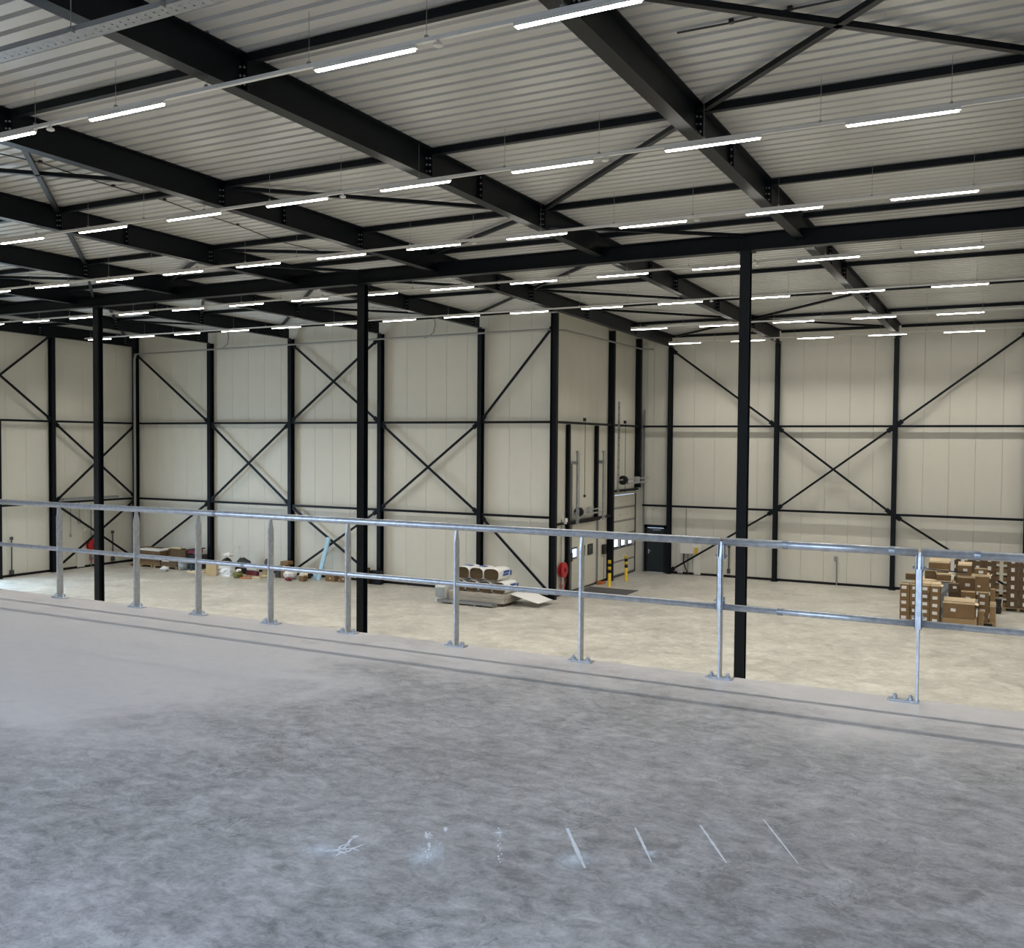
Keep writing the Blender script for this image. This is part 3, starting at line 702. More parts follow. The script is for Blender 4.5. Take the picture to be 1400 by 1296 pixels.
ob('drum', B().lathe([(.06, -.06), (.2, -.05), (.2, -.01), (.12, 0), (.12, .06), (.2, .07), (.2, .1), (.05, .12)], (.25, D1[0]+.3, 3.45), (0, 1, 0), 14), 'blackplastic', d1)
ob('lintel', B().box(.0, .14, D1[0]-.1, D1[1]+.2, 2.93, 3.02), 'steel', d1)
d2 = thing('dock_door', 'tall cream sectional dock door with three lit windows in the inner corner', 'door', (DX, 0, 0))
for j in range(6):
    z0 = .08+j*.645
    ob('door_section', B().bev(-.06, .0, D2[0]+.03, D2[1]-.03, z0+.042, z0+.608, .02), 'panel', d2)
    ob('seam_seal', B().box(-.055, -.006, D2[0]+.03, D2[1]-.03, z0-.04, z0+.045), 'grey_plastic', d2)
    for yy in (43.4, 44.4):
        ob('bolt', B().cyl((-.002, yy, z0+.32), (.012, yy, z0+.32), .025, 8), 'galv_dark', d2)
ob('top_cap', B().bev(-.06, .05, D2[0]+.03, D2[1]-.03, 3.94, 4.08, .015), 'panel', d2)
ob('bottom_seal', B().box(-.06, .02, D2[0]+.03, D2[1]-.03, 0, .08), 'darkgrey', d2)
ob('side_seal', B().box(-.06, .03, D2[1]-.03, D2[1]+.05, 0, 4.1), 'darkgrey', d2)
window3(d2, ((42.56, 43.16), (43.48, 44.08), (44.42, 45.02)), 1.42, 1.9, 0, ('daypane', 'daypane', 'daypane'))
for y, h in ((D2[0]-.06, 8.35), (D2[1]+.2, 8.1)):
    gx = .02 if y < 44 else .34
    ob('guide_rail', B().box(gx, gx+.06, y-.05, y-.03, 0, h).box(gx, gx+.06, y+.03, y+.05, 0, h).box(gx, gx+.02, y-.03, y+.03, 0, h), 'galv_dark', d2)
b = B()
for j in range(12): b.box(.30, .36, D2[0]-.1, D2[0]-.02, 4.2+j*.35, 4.26+j*.35)
b.box(.34, .37, D2[0]-.1, D2[0]-.07, 4.1, 8.35).box(.28, .31, D2[0]-.1, D2[0]-.07, 4.1, 8.35); ob('guide_ladder', b, 'galv', d2)
ob('shaft', B().cyl((.3, D2[0]+.2, 4.68), (.62, D2[1]+.15, 4.72), .035, 10).box(.25, .6, D2[0]+.6, D2[1]+.1, 4.48, 4.54).box(.4, .6, 44.2, 44.5, 4.54, 4.8), 'galv', d2)
ob('drum', B().lathe([(.06, -.08), (.22, -.07), (.22, -.01), (.13, 0), (.13, .06), (.22, .07), (.22, .12), (.05, .14)], (.32, D2[0]+.55, 4.66), (0, 1, 0), 14), 'blackplastic', d2)
ob('lintel', B().box(.0, .14, D2[0]-.1, D2[1]+.1, 4.1, 4.2), 'steel', d2)
for y, nm in ((37.1, 'left'), (40.2, 'right')):
    zb = 0 if y < 38 else 3.1
    tag(ob('door_post', B().hsec((0, 0, zb), (0, 0, G2-.06), .14, .16, .01, .014, upv=(1, 0, 0)), 'steel', None, (XC-.04, y, 0)), 'dark steel post up to the upper rail at the %s of the low dock door' % nm, 'post')
for y, z0, lab in ((38.5, 4.15, 'low'), (43.35, 4.2, 'tall')):
    tag(ob('pull_rope', B().cyl((0, 0, z0), (0, 0, 7.45), .012, 6).lathe([(.02, 0), (.06, .03), (.06, .1), (.02, .13)], (0, 0, z0-.1), n=8).box(-.08, .02, -.06, .06, 7.36, 7.5), 'blackplastic', None, (XC+.12, y, 0)), 'thin black rope hanging above the %s dock door' % lab, 'rope')
# black personnel door in the far wall
d3 = thing('personnel_door', 'black personnel door with lever handle and closer in the far corner', 'door', ((BD[0]+BD[1])/2, WR, 0))
hw = (BD[1]-BD[0])/2
ob('door_leaf', B().bev(-hw+.06, hw-.06, -.01, .04, .01, 2.2, .006), 'door', d3)
ob('door_frame', B().box(-hw-.08, -hw+.06, -.03, .08, 0, 2.36).box(hw-.06, hw+.08, -.03, .08, 0, 2.36).box(-hw-.08, hw+.08, -.03, .08, 2.22, 2.36), 'black', d3)
ob('handle', B().cyl((-hw+.16, -.06, 1.05), (-hw+.16, -.01, 1.05), .02, 8).box(-hw+.15, -hw+.29, -.07, -.045, 1.04, 1.065).box(-hw+.13, -hw+.19, -.02, -.01, .92, 1.14), 'galv', d3)
ob('door_closer', B().bev(-.1, .3, -.07, -.01, 2.08, 2.15, .008).tube([(-.05, -.05, 2.15), (-.22, -.16, 2.18), (-.28, -.02, 2.2)], .01, 6), 'galv_dark', d3)
# threshold plate, bollards
pts = [at(787, 807.5, Z=0), at(841, 813.5, Z=0), at(874, 808.5, Z=0), at(820, 800.5, Z=0)]
x0, x1, y0, y1 = DX+.1, -14.5, 37.75, 39.6
lv = thing('dock_leveller', 'dark steel dock leveller plate set in the floor before the low dock door', 'dock plate', (0, 0, 0))
ob('plate', B().bev(x0, x1, y0, y1, 0, .012, .005), 'darkgrey', lv)
ob('hinge_lip', B().box(x1-.06, x1, y0, y1, .012, .02), 'darkgrey', lv)
for (x, y, lab) in ((-16.04, 39.79+.25, 'left of the two, by the low dock door'), (-16.06, 41.61+.55, 'right of the two, in front of the tall dock door')):
    t = thing('bollard', 'yellow and black striped bollard, %s' % lab, 'bollard', (x, y, 0), group='striped bollards')
    ob('post', B().lathe([(.09, 0), (.09, .01), (.075, .02), (.075, .62)], (0, 0, 0), n=14), 'yellow', t, smooth=True)
    for z0, z1, m_ in ((.62, .76, 'black'), (.76, .90, 'yellow'), (.90, 1.04, 'black'), (1.04, 1.16, 'yellow')):
        ob('band', B().lathe([(.076, z0), (.076, z1)] + ([(.05, z1+.03)] if z1 > 1.1 else []), (0, 0, 0), n=14), m_, t, smooth=True)
tag(ob('wheel_guide', B().tube([(0, 0, 0.05), (.0, -.35, .05), (.1, -.6, .05)], .05, 8).box(-.1, .05, -.7, -.5, 0, .16), 'orange', None, (DX+.25, 41.0, 0)), 'orange wheel guide on the floor between the dock doors', 'wheel guide')
tag(ob('control_box', B().bev(0, .14, -.13, .13, 1.3, 1.75, .01).cyl((.07, 0, .1), (.07, 0, 1.3), .012, 6), 'blackplastic', None, (DX+.02, 41.25, 0)), 'black control box on the dock wall between the doors', 'control box')
tag(ob('floodlight', B().box(-.05, .15, -.02, .02, -.06, .0).bev(.1, .17, -.1, .1, .0, .18, .02).cyl((-.02, 0, .0), (-.02, 0, .5), .02, 6), 'white', None, (XC+.05, 36.45, 3.1)), 'small white lamp bracket on the dock wall above the hose reel', 'lamp')
# hose reels
def reel(x, y, ax, lab):
    t = thing('hose_reel', lab, 'hose reel', (x, y, 0))
    A = Vector(ax)
    ob('disc', B().lathe([(.12, .05), (.3, .05), (.32, .065), (.32, .08), (.1, .085), (.1, .2), (.32, .205), (.32, .225), (.3, .24), (.08, .245)], (0, 0, 1.1), ax, 22), 'red', t, smooth=False)
    ob('hub', B().lathe([(.08, .24), (.09, .28), (.04, .3)], (0, 0, 1.1), ax, 10), 'darkred', t)
    side = Vector((-A.y, A.x, 0))
    ob('bracket', B().bar(Vector((0, 0, 1.1)), A*.12+Vector((0, 0, 1.1)), .1, .3), 'red', t)
    o = A*.14
    ob('hose', B().tube([o+side*.28+Vector((0, 0, 1.0)), o+side*.3+Vector((0, 0, .6)), o+side*.15+Vector((0, 0, .3)), o-side*.05+Vector((0, 0, .25)), o-side*.2+Vector((0, 0, .45)), o-side*.1+Vector((0, 0, .8))], .018, 6), 'red', t)
    ob('supply_pipe', B().cyl(A*.06-side*.02, A*.06-side*.02+Vector((0, 0, 3.2)), .025, 8).bev(-.06+A.x*.08, .06+A.x*.08, -.06+A.y*.08, .06+A.y*.08, .35, .5, .01), 'galv_dark', t)
    return t
reel(DX+.02, 36.55, (1, 0, 0), 'red fire hose reel on the dock wall beside the corner column')
reel(WL+.02, 33.0, (1, 0, 0), 'red fire hose reel on the left wall, half hidden by the free column')
tag(ob('sign_board', B().bev(0, .03, -.22, .22, 0.05, 1.0, .006), 'white', None, (WL+.02, 32.4, 0)), 'white board low on the left wall beneath the red hose reel', 'board')
tag(ob('meter_box', B().bev(0, .16, -.16, .16, 1.35, 1.72, .01), 'blackplastic', None, (DX+.02, 37.35, 0)), 'small black box above the hose reel on the dock wall', 'box')
# cables and sockets on the left wall
for y, z0, z1, lab, ring in ((31.75, 1.75, G1+.0, 'ending in a small plug', 0), (32.25, 2.35, G1, 'ending in a coiled loop', 1), (32.6, 2.0, G1, 'with a small white plug', 2)):
    b = B().cyl((0, 0, z0), (0, 0, z1), .018, 6)
    if ring == 1: b.torus((0, 0, z0), (1, 0, 0), .12, .02, 14, 6)
    else: b.bev(-.04, .04, -.05, .05, z0-.14, z0, .01)
    tag(ob('hanging_cable', b, 'white' if ring == 2 else 'grey_plastic', None, (WL+.15, y, 0)), 'cable hanging from the lower left wall rail, %s' % lab, 'cable')
tag(ob('cable_ladder', B().box(-.12, .12, 0, 3.2, 0, .05).box(-.1, .1, 0, 3.2, .05, .12), 'galv_dark', None, (WL+.6, 30.95, 3.45)), 'grey cable trunking on the lower left wall rail', 'trunking')
for y, z0, z1, lab in ((28.62, .25, 1.75, 'at the left edge of the picture'), (34.25, .3, 1.6, 'right of the leftmost free column')):
    tag(ob('socket_pole', B().cyl((0, 0, z0), (0, 0, z1), .03, 8).bev(-.05, .05, -.06, .06, z1-.02, z1+.12, .01).bev(-.07, .07, -.08, .08, z0-.12, z0+.08, .01), 'darkgrey', None, (WL+.12, y, 0)), 'slim grey conduit with socket on the left wall, %s' % lab, 'conduit')
# far wall: electric box, conduits
t = thing('electric_box', 'grey white electric cabinet with backing strips on the far wall', 'electric box', (-14.2, WR-.012, 0))
ob('cabinet', B().bev(-.35, .3, -.3, 0, 1.05, 1.62, .015), 'white', t)
ob('backing_board', B().bev(-.55, -.28, -.03, 0, .05, 1.75, .004), 'label', t); ob('backing_board', B().bev(.28, .62, -.03, 0, .02, 1.7, .004), 'label', t)
ob('cable', B().tube([(-.2, -.1, 1.05), (-.22, -.1, .6), (-.1, -.12, .3), (.05, -.15, .02)], .03, 6), 'blackplastic', t); ob('cable', B().cyl((.0, -.1, .1), (.0, -.1, 1.05), .03, 6), 'grey_plastic', t)
ob('conduit', B().cyl((-.12, -.06, 1.62), (-.12, -.06, G1), .02, 6), 'grey_plastic', t); ob('sticker', B().box(.32, .48, -.04, -.03, 1.0, 1.35), 'yellow', t)
tag(ob('wall_conduit', B().cyl((0, -.06, 0), (0, -.06, 1.15), .03, 8).bev(-.12, .02, -.13, -.02, 1.12, 1.32, .01), 'grey_plastic', None, (-7.2, WR, 0)), 'short conduit with brown socket rising from the floor at the far wall', 'conduit')
tag(ob('wall_conduit', B().cyl((0, -.06, .3), (0, -.06, 1.5), .03, 8).bev(-.06, .06, -.13, -.02, 1.45, 1.6, .01).bev(-.07, .07, -.14, -.02, .2, .42, .01), 'darkgrey', None, (at(997, 760, Y=WR).x, WR, 0)), 'dark conduit on the far wall left of the rightmost free column', 'conduit')
#PART2
# ------------------------------------------------------------------ cartons on pallets at the right
def pallet(x0, x1, y0, y1, lab, z=0.):
    t = thing('pallet', lab, 'pallet', (x0, y0, z), group='wooden pallets')
    wx, wy = x1-x0, y1-y0; n = 7; bw = wy/n*.72
    for i in range(n):
        y = i*(wy-bw)/(n-1); ob('deck_board', B().box(0, wx, y, y+bw, .118, .14), 'wood', t)
    for x in (0, wx/2-.05, wx-.1):
        ob('stringer', B().box(x, x+.1, 0, wy, .02, .118), 'wood', t); ob('bottom_board', B().box(x, x+.1, 0, wy, 0, .02), 'wood', t)
    return t
_cm = {}
def carton(x0, x1, y0, y1, z0, z1, lab, m='board', labelpos=None, tape=False, flaps=0, group=None, ltilt=0., lsize=(.13, .085), end=None):
    wx, wy, wz = round(x1-x0, 3), round(y1-y0, 3), round(z1-z0, 3); key = (wx, wy, wz, m)
    if key not in _cm:
        _cm[key] = B().bev(0, wx, 0, wy, 0, wz, .008).mesh('carton'); _cm[key].materials.append(M_[m])
    o = ob('carton', _cm[key], None, None, (x0, y0, z0)); tag(o, lab, 'carton', group)
    if labelpos:
        lx, lz = labelpos[0]*wx, labelpos[1]*wz
        l = ob('label', B().box(-lsize[0], lsize[0], -.002, 0, -lsize[1], lsize[1]), 'label', o, (lx, -.001, lz)); l.rotation_euler = (0, ltilt, 0)
    if tape:
        ob('tape', B().box(wx/2-.03, wx/2+.03, -.001, .0, 0, wz), 'board3', o); ob('tape', B().box(wx/2-.03, wx/2+.03, 0, wy, wz, wz+.001), 'board3', o)
    rs = random.Random(int(x0*100+y0*37+z0*11))
    if flaps:
        L = .16 if wx > .5 else .12
        for i in range(flaps):
            a = rs.uniform(-.25, .55)
            if i == 0: p = [(0, 0, wz), (wx, 0, wz), (wx, -L*math.sin(a)*.3-.0, wz+L*.35), (0, -L*math.sin(a)*.3, wz+L*.35)]
            elif i == 1: p = [(0, wy, wz), (wx, wy, wz), (wx, wy+L*.5, wz+L*(.75+a*.4)), (0, wy+L*.5, wz+L*(.75+a*.4))]
            elif i == 2: p = [(wx, 0, wz), (wx, wy, wz), (wx+L*.7, wy, wz+L*(.3-a)), (wx+L*.7, 0, wz+L*(.3-a))]
            else: p = [(0, 0, wz), (0, wy, wz), (-L*.3, wy, wz+L*.9), (-L*.3, 0, wz+L*.9)]
            q = [Vector(v)+Vector((0, 0, .006)) for v in p]
            ob('flap', B().add(p+q, [(0, 1, 2, 3), (7, 6, 5, 4), (0, 4, 5, 1), (1, 5, 6, 2), (2, 6, 7, 3), (3, 7, 4, 0)]), 'flap', o)
    if end: ob('end_tray', B().box(*end, .05, wy-.05, wz*.02, wz*.52), 'board', o)
    return o
pallet(-3.62, -2.26, 36.72, 37.92, 'raw wooden pallet under the four front carton stacks')
pallet(-2.22, -1.14, 36.72, 37.92, 'raw wooden pallet under the wide long cartons')
CO = ['leftmost', 'second', 'third', 'rightmost']; RO = ['bottom', 'second', 'middle', 'fourth', 'top']
sx = [-3.61, -3.28, -2.95, -2.62]
for i, x in enumerate(sx):
    n = 5
    for j in range(n):
        z = .14+.267*j; top = j == n-1
        carton(x+random.uniform(0, .006), x+.322, 36.76+random.uniform(0, .015), 37.3, z, z+.266, 'small brown carton with white label, %s in the %s front stack' % (RO[j], CO[i]),
               m=('board', 'board', 'board2')[(i+j) % 3 if j % 2 else 0], labelpos=(.5 if i else .42, .58 if i < 3 else .45), ltilt=random.uniform(-.06, .06), lsize=(.08, .055),
               flaps={0: 1, 1: 1, 2: 1, 3: 3}[i]+(1 if i in (1, 2) else 0) if top else 0, group='small labelled cartons in the front stacks')
carton(-3.45, -3.12, 36.95, 37.28, 1.62, 1.84, 'small brown carton lying on top of the two left front stacks', m='board2', flaps=1)
carton(-2.2, -1.13, 36.74, 37.34, .14, .405, 'long low pale brown carton at the bottom front, right of the stacks', m='board3', tape=True)
carton(-2.2, -1.19, 36.76, 37.3, .41, .92, 'long brown open carton with one white label, on the long low carton', labelpos=(.33, .55), ltilt=.12, lsize=(.08, .055), flaps=3)
carton(-1.68, -1.21, 37.42, 37.9, .14, .78, 'dark brown carton hidden behind the long open carton', m='board2')
carton(-1.66, -1.21, 37.42, 37.88, .782, 1.26, 'square orange brown carton with torn white label behind the long open carton', labelpos=(.5, .55), ltilt=.1, lsize=(.075, .05), flaps=1)
carton(-2.06, -1.74, 37.4, 37.62, .14, .92, 'narrow dark carton with pale flaps in the gap beside the square carton', m='board2', flaps=2)
carton(-2.08, -1.72, 37.66, 37.92, .14, 1.16, 'tall dark carton standing in the gap behind the narrow carton', m='board2')
carton(-2.08, -1.74, 37.64, 37.92, 1.162, 1.50, 'dark carton with white label on the tall carton in the gap', m='board2', labelpos=(.6, .6), lsize=(.06, .045))
carton(-1.10, -.92, 37.42, 37.7, 0, .62, 'slim carton with cream top standing beside the labelled right tower', m='board3')
pallet(-3.3, -2.1, 38.0, 39.1, 'pallet under the film-wrapped load behind the front stacks')
pallet(-2.06, -.56, 38.0, 39.1, 'wide pallet under the right carton tower')
for j in range(4):
    z = .14+.262*j
    carton(-1.14+.01*(j % 2), -.80+.01*((j*2) % 3), 38.02, 38.5, z, z+.261, 'brown carton with white label, %s of the four in the right tower' % ('lowest', 'second', 'third', 'topmost')[j], labelpos=(.42, .58), lsize=(.08, .055), ltilt=.04*j-.05, flaps=1 if j == 3 else 0, group='cartons of the right tower')
carton(-.76, -.56, 38.1, 38.55, .14, .70, 'narrow carton with open top right of the right tower', m='board3', flaps=2)
carton(-.76, -.60, 38.62, 39.0, .14, 1.25, 'tall pale narrow carton behind the right tower', m='board3', flaps=1)
for j, (z0, z1) in enumerate(((.14, .65), (.652, 1.17))):
    carton(-1.84, -1.22, 38.52, 39.0, z0, z1, 'hidden big carton in the middle of the heap, %s one' % ('lower', 'upper')[j], m='board2')
carton(-1.84, -1.25, 38.52, 38.95, 1.172, 1.62, 'broad carton with label and several torn pale flaps in the heap', m='board', labelpos=(.58, .45), lsize=(.08, .055), flaps=4)
carton(-1.24, -.79, 38.02, 38.5, 1.23, 1.76, 'upright carton with small label on top of the right tower', labelpos=(.28, .35), lsize=(.05, .035), ltilt=.1, flaps=3)
carton(-1.84, -1.38, 38.54, 38.94, 1.72, 2.06, 'carton with white label on the torn broad carton', labelpos=(.55, .55), lsize=(.07, .05), flaps=2)
carton(-1.26, -.86, 38.05, 38.3, 1.84, 2.03, 'flat carton with pale lid and label, highest on the right tower', m='board', labelpos=(.5, .45), lsize=(.075, .05), flaps=1)
# film wrapped load and cartons on it
t = thing('wrapped_load', 'load wrapped in grey stretch film with a pale board on top', 'load', (-3.12, 38.02, .14))
def rough_box(x0, x1, y0, y1, z0, z1, n, amp, seed):
    """box skin subdivided n x n per side and crumpled"""
    rs = random.Random(seed); b = B()
    nz = max(2, n)
    rows = []
    per = [(x0+(x1-x0)*i/n, y0) for i in range(n)] + [(x1, y0+(y1-y0)*i/n) for i in range(n)] + [(x1-(x1-x0)*i/n, y1) for i in range(n)] + [(x0, y1-(y1-y0)*i/n) for i in range(n)]
    vs = []
    for k in range(nz+1):
        for (px, py) in per: vs.append((px+rs.uniform(-amp, amp), py+rs.uniform(-amp, amp), z0+(z1-z0)*k/nz+(rs.uniform(-amp, amp) if 0 < k < nz else 0)))
    m = len(per)
    fs = [(k*m+i, k*m+(i+1) % m, (k+1)*m+(i+1) % m, (k+1)*m+i) for k in range(nz) for i in range(m)]
    fs += [tuple(range(m))[::-1], tuple(range(nz*m, nz*m+m))]
    return b.add(vs, fs)
ob('film', rough_box(0, 1.12, 0, .95, 0, 1.33, 7, .02, 5), 'bluefilm', t)
ob('lid_board', B().bev(-.03, 1.14, -.03, .98, 1.355, 1.385, .005), 'flap', t)
ob('loose_film', rough_box(1.0, 1.16, -.06, .02, .55, .95, 4, .03, 9), 'film', t)
carton(-2.92, -2.12, 38.32, 38.9, 1.526, 1.83, 'wide dark carton on the film-wrapped load, lower of two', m='board2', flaps=1)
carton(-2.80, -2.10, 38.34, 38.88, 1.90, 2.13, 'wide carton with pale top on the wrapped load, upper of two', m='board', flaps=2)
carton(-2.5, -2.04, 38.0, 38.3, 1.526, 1.74, 'small open carton with crossed pale flaps at the edge of the wrapped load', m='board', flaps=4)
# two tall pallets at the far wall
def tall(x0, ncol, y0, nl, side, nm, vis):
    pallet(x0-.12, x0+.42*ncol+.12, y0-.02, y0+.8, 'wooden pallet under the tall stack of equal cartons %s' % nm)
    for j in range(nl):
        for i in range(ncol):
            z = .14+.332*j; e = None
            if side == 'l' and i == 0: e = (-.13, 0)
            if side == 'r' and i == ncol-1: e = (.41, .53)
            carton(x0+.42*i, x0+.42*i+.412, y0, y0+.75, z, z+.331, 'brown carton in the stack %s, %s layer up, %s from left' % (nm, ORD[j+1], ORD[i+1]), m='board2',
                   labelpos=(.5 if side == 'l' else .45, .45), lsize=(.06, .075), end=e, group='equal cartons of the tall stack %s' % nm)
tall(-.26, 2, 42.0, 6, 'l', 'at right picture edge', 6)
tall(-2.32, 4, 42.1, 6, 'r', 'behind the heap', 6)
for x, h in ((-2.2, 1.6), (-1.83, 1.7)):
    tag(ob('edge_protector', B().box(-.07, .07, -.006, 0, 0, h).box(-.07, -.064, -.006, .05, 0, h), 'label', None, (x, 42.045, .55)), 'upright white edge strip on the tall carton stack behind the heap, %s' % ('left one' if x < -2 else 'right one'), 'edge strip')
tag(ob('black_bag', rough_box(-.22, .18, -.2, .2, 0, .55, 5, .05, 12), 'blackplastic', None, (-.62, 41.3, 0)), 'black rubbish bag between the heap of cartons and the tall stack', 'bag')

# ------------------------------------------------------------------ insulation packs on timbers
t = thing('timber_bundle', 'bundle of weathered timbers on bearers under the insulation packs', 'timber', (-20.15, 32.85, 0))
for i in range(5):
    for j in range(2):
        y = i*.33; ob('timber', B().bev(random.uniform(0, .12), 2.62+random.uniform(-.03, .03), y, y+.32, .12+.185*j, .12+.185*j+.18, .008), 'oldwood', t)
for x in (.35, 1.3, 2.2): ob('bearer', B().bev(x, x+.12, -.06, 1.62, 0, .12, .006), 'wood', t)
for i, (y, z) in enumerate(((32.44, .0), (32.58, .0))):
    tag(ob('metal_profile', B().add(*[(lambda b: (b.v, b.f))(B().box(0, 2.5, 0, .12, .06, .07).box(0, 2.5, 0, .01, .06, .17).box(0, 2.5, .11, .12, .06, .17))][0]).box(.7, .8, -.02, .14, 0, .06).box(1.7, 1.8, -.02, .14, 0, .06), 'galv_dark', None, (-20.35+.1*i, y, z)), 'long grey metal profile on blocks in front of the timber bundle, %s' % ('front one' if i == 0 else 'rear one'), 'profile')
t = thing('film_packet', 'white wrapped packet with grey ends at the left end of the timbers', 'packet', (-20.62, 32.7, 0))
ob('core', B().bev(0, .42, .0, .9, .2, .62, .03), 'bluefilm', t); ob('wrapper', rough_box(-.01, .43, .06, .95, .0, .64, 5, .012, 4), 'film', t)
def pack(x0, x1, y0, y1, z0, z1, lab, seed, printed):
    wx, wz = x1-x0, z1-z0; ln = y1-y0; rs = random.Random(seed); t = thing('insulation_pack', lab, 'insulation pack', (x0, y0, z0), group='insulation packs on the timbers')
    n = 20
    def ring(s, y, wob):
        out = []
        for k in range(n):
            a = 2*math.pi*k/n; c_, s_ = math.cos(a), math.sin(a); e = .55
            x = wx/2 + wx/2*s*math.copysign(abs(c_)**e, c_); z = wz/2 + wz/2*s*math.copysign(abs(s_)**e, s_)
            if s_ > 0: z += .03*math.cos((x/wx-.5)*math.pi)
            out.append((x+rs.uniform(-wob, wob), y+rs.uniform(-wob, wob), max(0.004, z+rs.uniform(-wob, wob))))
        return out
    b = B(); vs = []; ys = [0, .15, .4, .7, .9, 1.]; sc = [.97, 1, 1, 1, .95, .7]
    for y, s in zip(ys, sc): vs += ring(s, y*ln, .008 if y < 1 else .02)
    m = len(ys); fs = [(i*n+k, i*n+(k+1) % n, (i+1)*n+(k+1) % n, (i+1)*n+k) for i in range(m-1) for k in range(n)] + [tuple(range((m-1)*n, m*n))]
    ob('sleeve', b.add(vs, fs), 'film', t, smooth=True)
    b = B(); vs = ring(.95, .03, .006)+ring(.95, .2, 0); ob('wool_core', b.add(vs, [tuple(range(n))[::-1]]+[(k, (k+1) % n, n+(k+1) % n, n+k) for k in range(n)]), 'wool', t)
    if printed == 'side':
        for (u0, u1, v0, v1) in ((.35, .75, .62, .82), (.3, .7, .38, .56), (.83, .93, .3, .75)): ob('print', B().box(wx+.004, wx+.010, u0*ln, u1*ln, v0*wz, v1*wz), 'blue', t)
    else:
        for (u0, u1) in ((.35, .6),): ob('print', B().box(wx*.25, wx*.75, u0*ln, u1*ln, wz+.031, wz+.036), 'blue', t)
zt = .49
px_ = [(-19.92, -19.34), (-19.32, -18.74), (-18.72, -18.14), (-18.12, -17.52)]
for i, (a, c_) in enumerate(px_):
    pack(a, c_, 32.9, 34.1, zt, zt+.44, 'white wrapped insulation pack with brown end, %s in the lower row' % ('leftmost', 'second from left', 'third from left', 'rightmost')[i], i, 'side' if i == 3 else 'top')
for i, (a, c_) in enumerate([(-19.78, -19.16), (-19.14, -18.52), (-18.50, -17.82)]):
    pack(a, c_, 32.92, 34.08, zt+.50, zt+.94, 'white wrapped insulation pack with brown end, %s in the upper row' % ('left', 'middle', 'right')[i], 20+i, 'side' if i == 2 else 'top')
vs = []
for i in range(7):
    u = i/6; x = -17.62+1.35*u; z = .49 - .30*u
    vs += [(x, 33.3, z), (x, 34.6, z+.03*math.sin(u*5))]
bb = B().add(vs+[(x, y, z-.012) for x, y, z in vs], [(2*i, 2*i+2, 2*i+3, 2*i+1) for i in range(6)]+[(14+2*i, 15+2*i, 17+2*i, 16+2*i) for i in range(6)]+[(2*i, 14+2*i, 16+2*i, 2*i+2) for i in range(6)]+[(2*i+1, 2*i+3, 17+2*i, 15+2*i) for i in range(6)])
tag(ob('white_sheet', bb, 'film'), 'white sheet sticking out from the right end of the timber bundle', 'sheet')

# ------------------------------------------------------------------ odds and ends along the back wall
def blob(name, lab, cat, c_, r, m, seed, n=10, amp=.16, group=None):
    rs = random.Random(seed); b = B(); vs = []; rings = 7
    for i in range(rings+1):
        ph = math.pi*i/rings
        for k in range(n):
            a = 2*math.pi*k/n; f = 1+rs.uniform(-amp, amp)
            z = math.cos(ph)*r[2]*f
            vs.append((math.sin(ph)*math.cos(a)*r[0]*f, math.sin(ph)*math.sin(a)*r[1]*f, max(-r[2]*.8, z)))
    fs = [(i*n+k, (i+1)*n+k, (i+1)*n+(k+1) % n, i*n+(k+1) % n) for i in range(rings) for k in range(n)]
    o = ob(name, b.add(vs, fs), m, None, (c_[0], c_[1], c_[2]+r[2]*.8)); return tag(o, lab, cat, group)
def box1(name, lab, cat, x0, x1, y0, y1, z0, z1, m, rz=0., b_=.01, group=None):
    return tag(ob(name, B().bev(-(x1-x0)/2, (x1-x0)/2, -(y1-y0)/2, (y1-y0)/2, 0, z1-z0, b_), m, None, ((x0+x1)/2, (y0+y1)/2, z0), rz=rz), lab, cat, group)
for i, x in enumerate((-39.9, -38.2)):
    pallet(x, x+1.6, 34.25, 35.35, 'low pallet under the long cartons in the left corner, %s one' % ('left', 'right')[i])
t = thing('long_carton', 'long brown carton pack with ribbed side in the left corner', 'carton', (-39.3, 34.28, .14))
for j in range(5): ob('layer', B().bev(0, 1.5, 0, .5, j*.14, j*.14+.136, .006), ('board', 'board2')[j % 2], t)
carton(-39.8, -36.6, 34.8, 35.34, .14, .9, 'very long dark brown carton against the back wall in the left corner', m='board2', tape=False)
tag(ob('foam_sheet', rough_box(0, 1.55, 0, .55, 0, .07, 6, .012, 8), 'film', None, (-39.3, 34.22, .845)), 'white foam sheet lying on the ribbed carton pack in the left corner', 'foam')
carton(-37.7, -36.95, 34.85, 35.2, .905, .96, 'flat torn carton piece on the very long dark carton', m='board', flaps=1)
box1('paper', 'white paper sheet on the very long dark carton', 'paper', -38.2, -37.85, 34.83, 35.1, .903, .93, 'label', .2, .004)
carton(-37.7, -36.62, 34.26, 34.7, .14, .36, 'low red brown carton in front of the very long carton', m='board2', flaps=0)
box1('paper', 'white folded paper on the low red brown carton', 'paper', -37.65, -37.2, 34.28, 34.6, .362, .40, 'label', .05, .006)
carton(-37.15, -36.75, 34.3, 34.68, .365, .56, 'small red carton with white label at the end of the long cartons', m='board2', labelpos=(.5, .4), lsize=(.06, .04))
blob('plastic_bag', 'crumpled translucent grey plastic bag left of the dark bin', 'bag', (-36.4, 34.5, 0), (.17, .3, .3), 'bluefilm', 3, amp=.25)
blob('plastic_bag', 'small crumpled white plastic bag on the floor before the grey bag', 'bag', (-36.85, 33.75, 0), (.22, .18, .12), 'film', 4, amp=.3)
t = thing('waste_bin', 'dark teal waste bin with rim left of the tan board', 'bin', (-35.8, 34.55, 0))
ob('body', B().lathe([(.15, 0), (.2, .48), (.185, .48), (.14, .03)], (0, 0, 0), n=18), 'bin', t); ob('rim', B().torus((0, 0, .48), (0, 0, 1), .2, .015), 'bin', t)
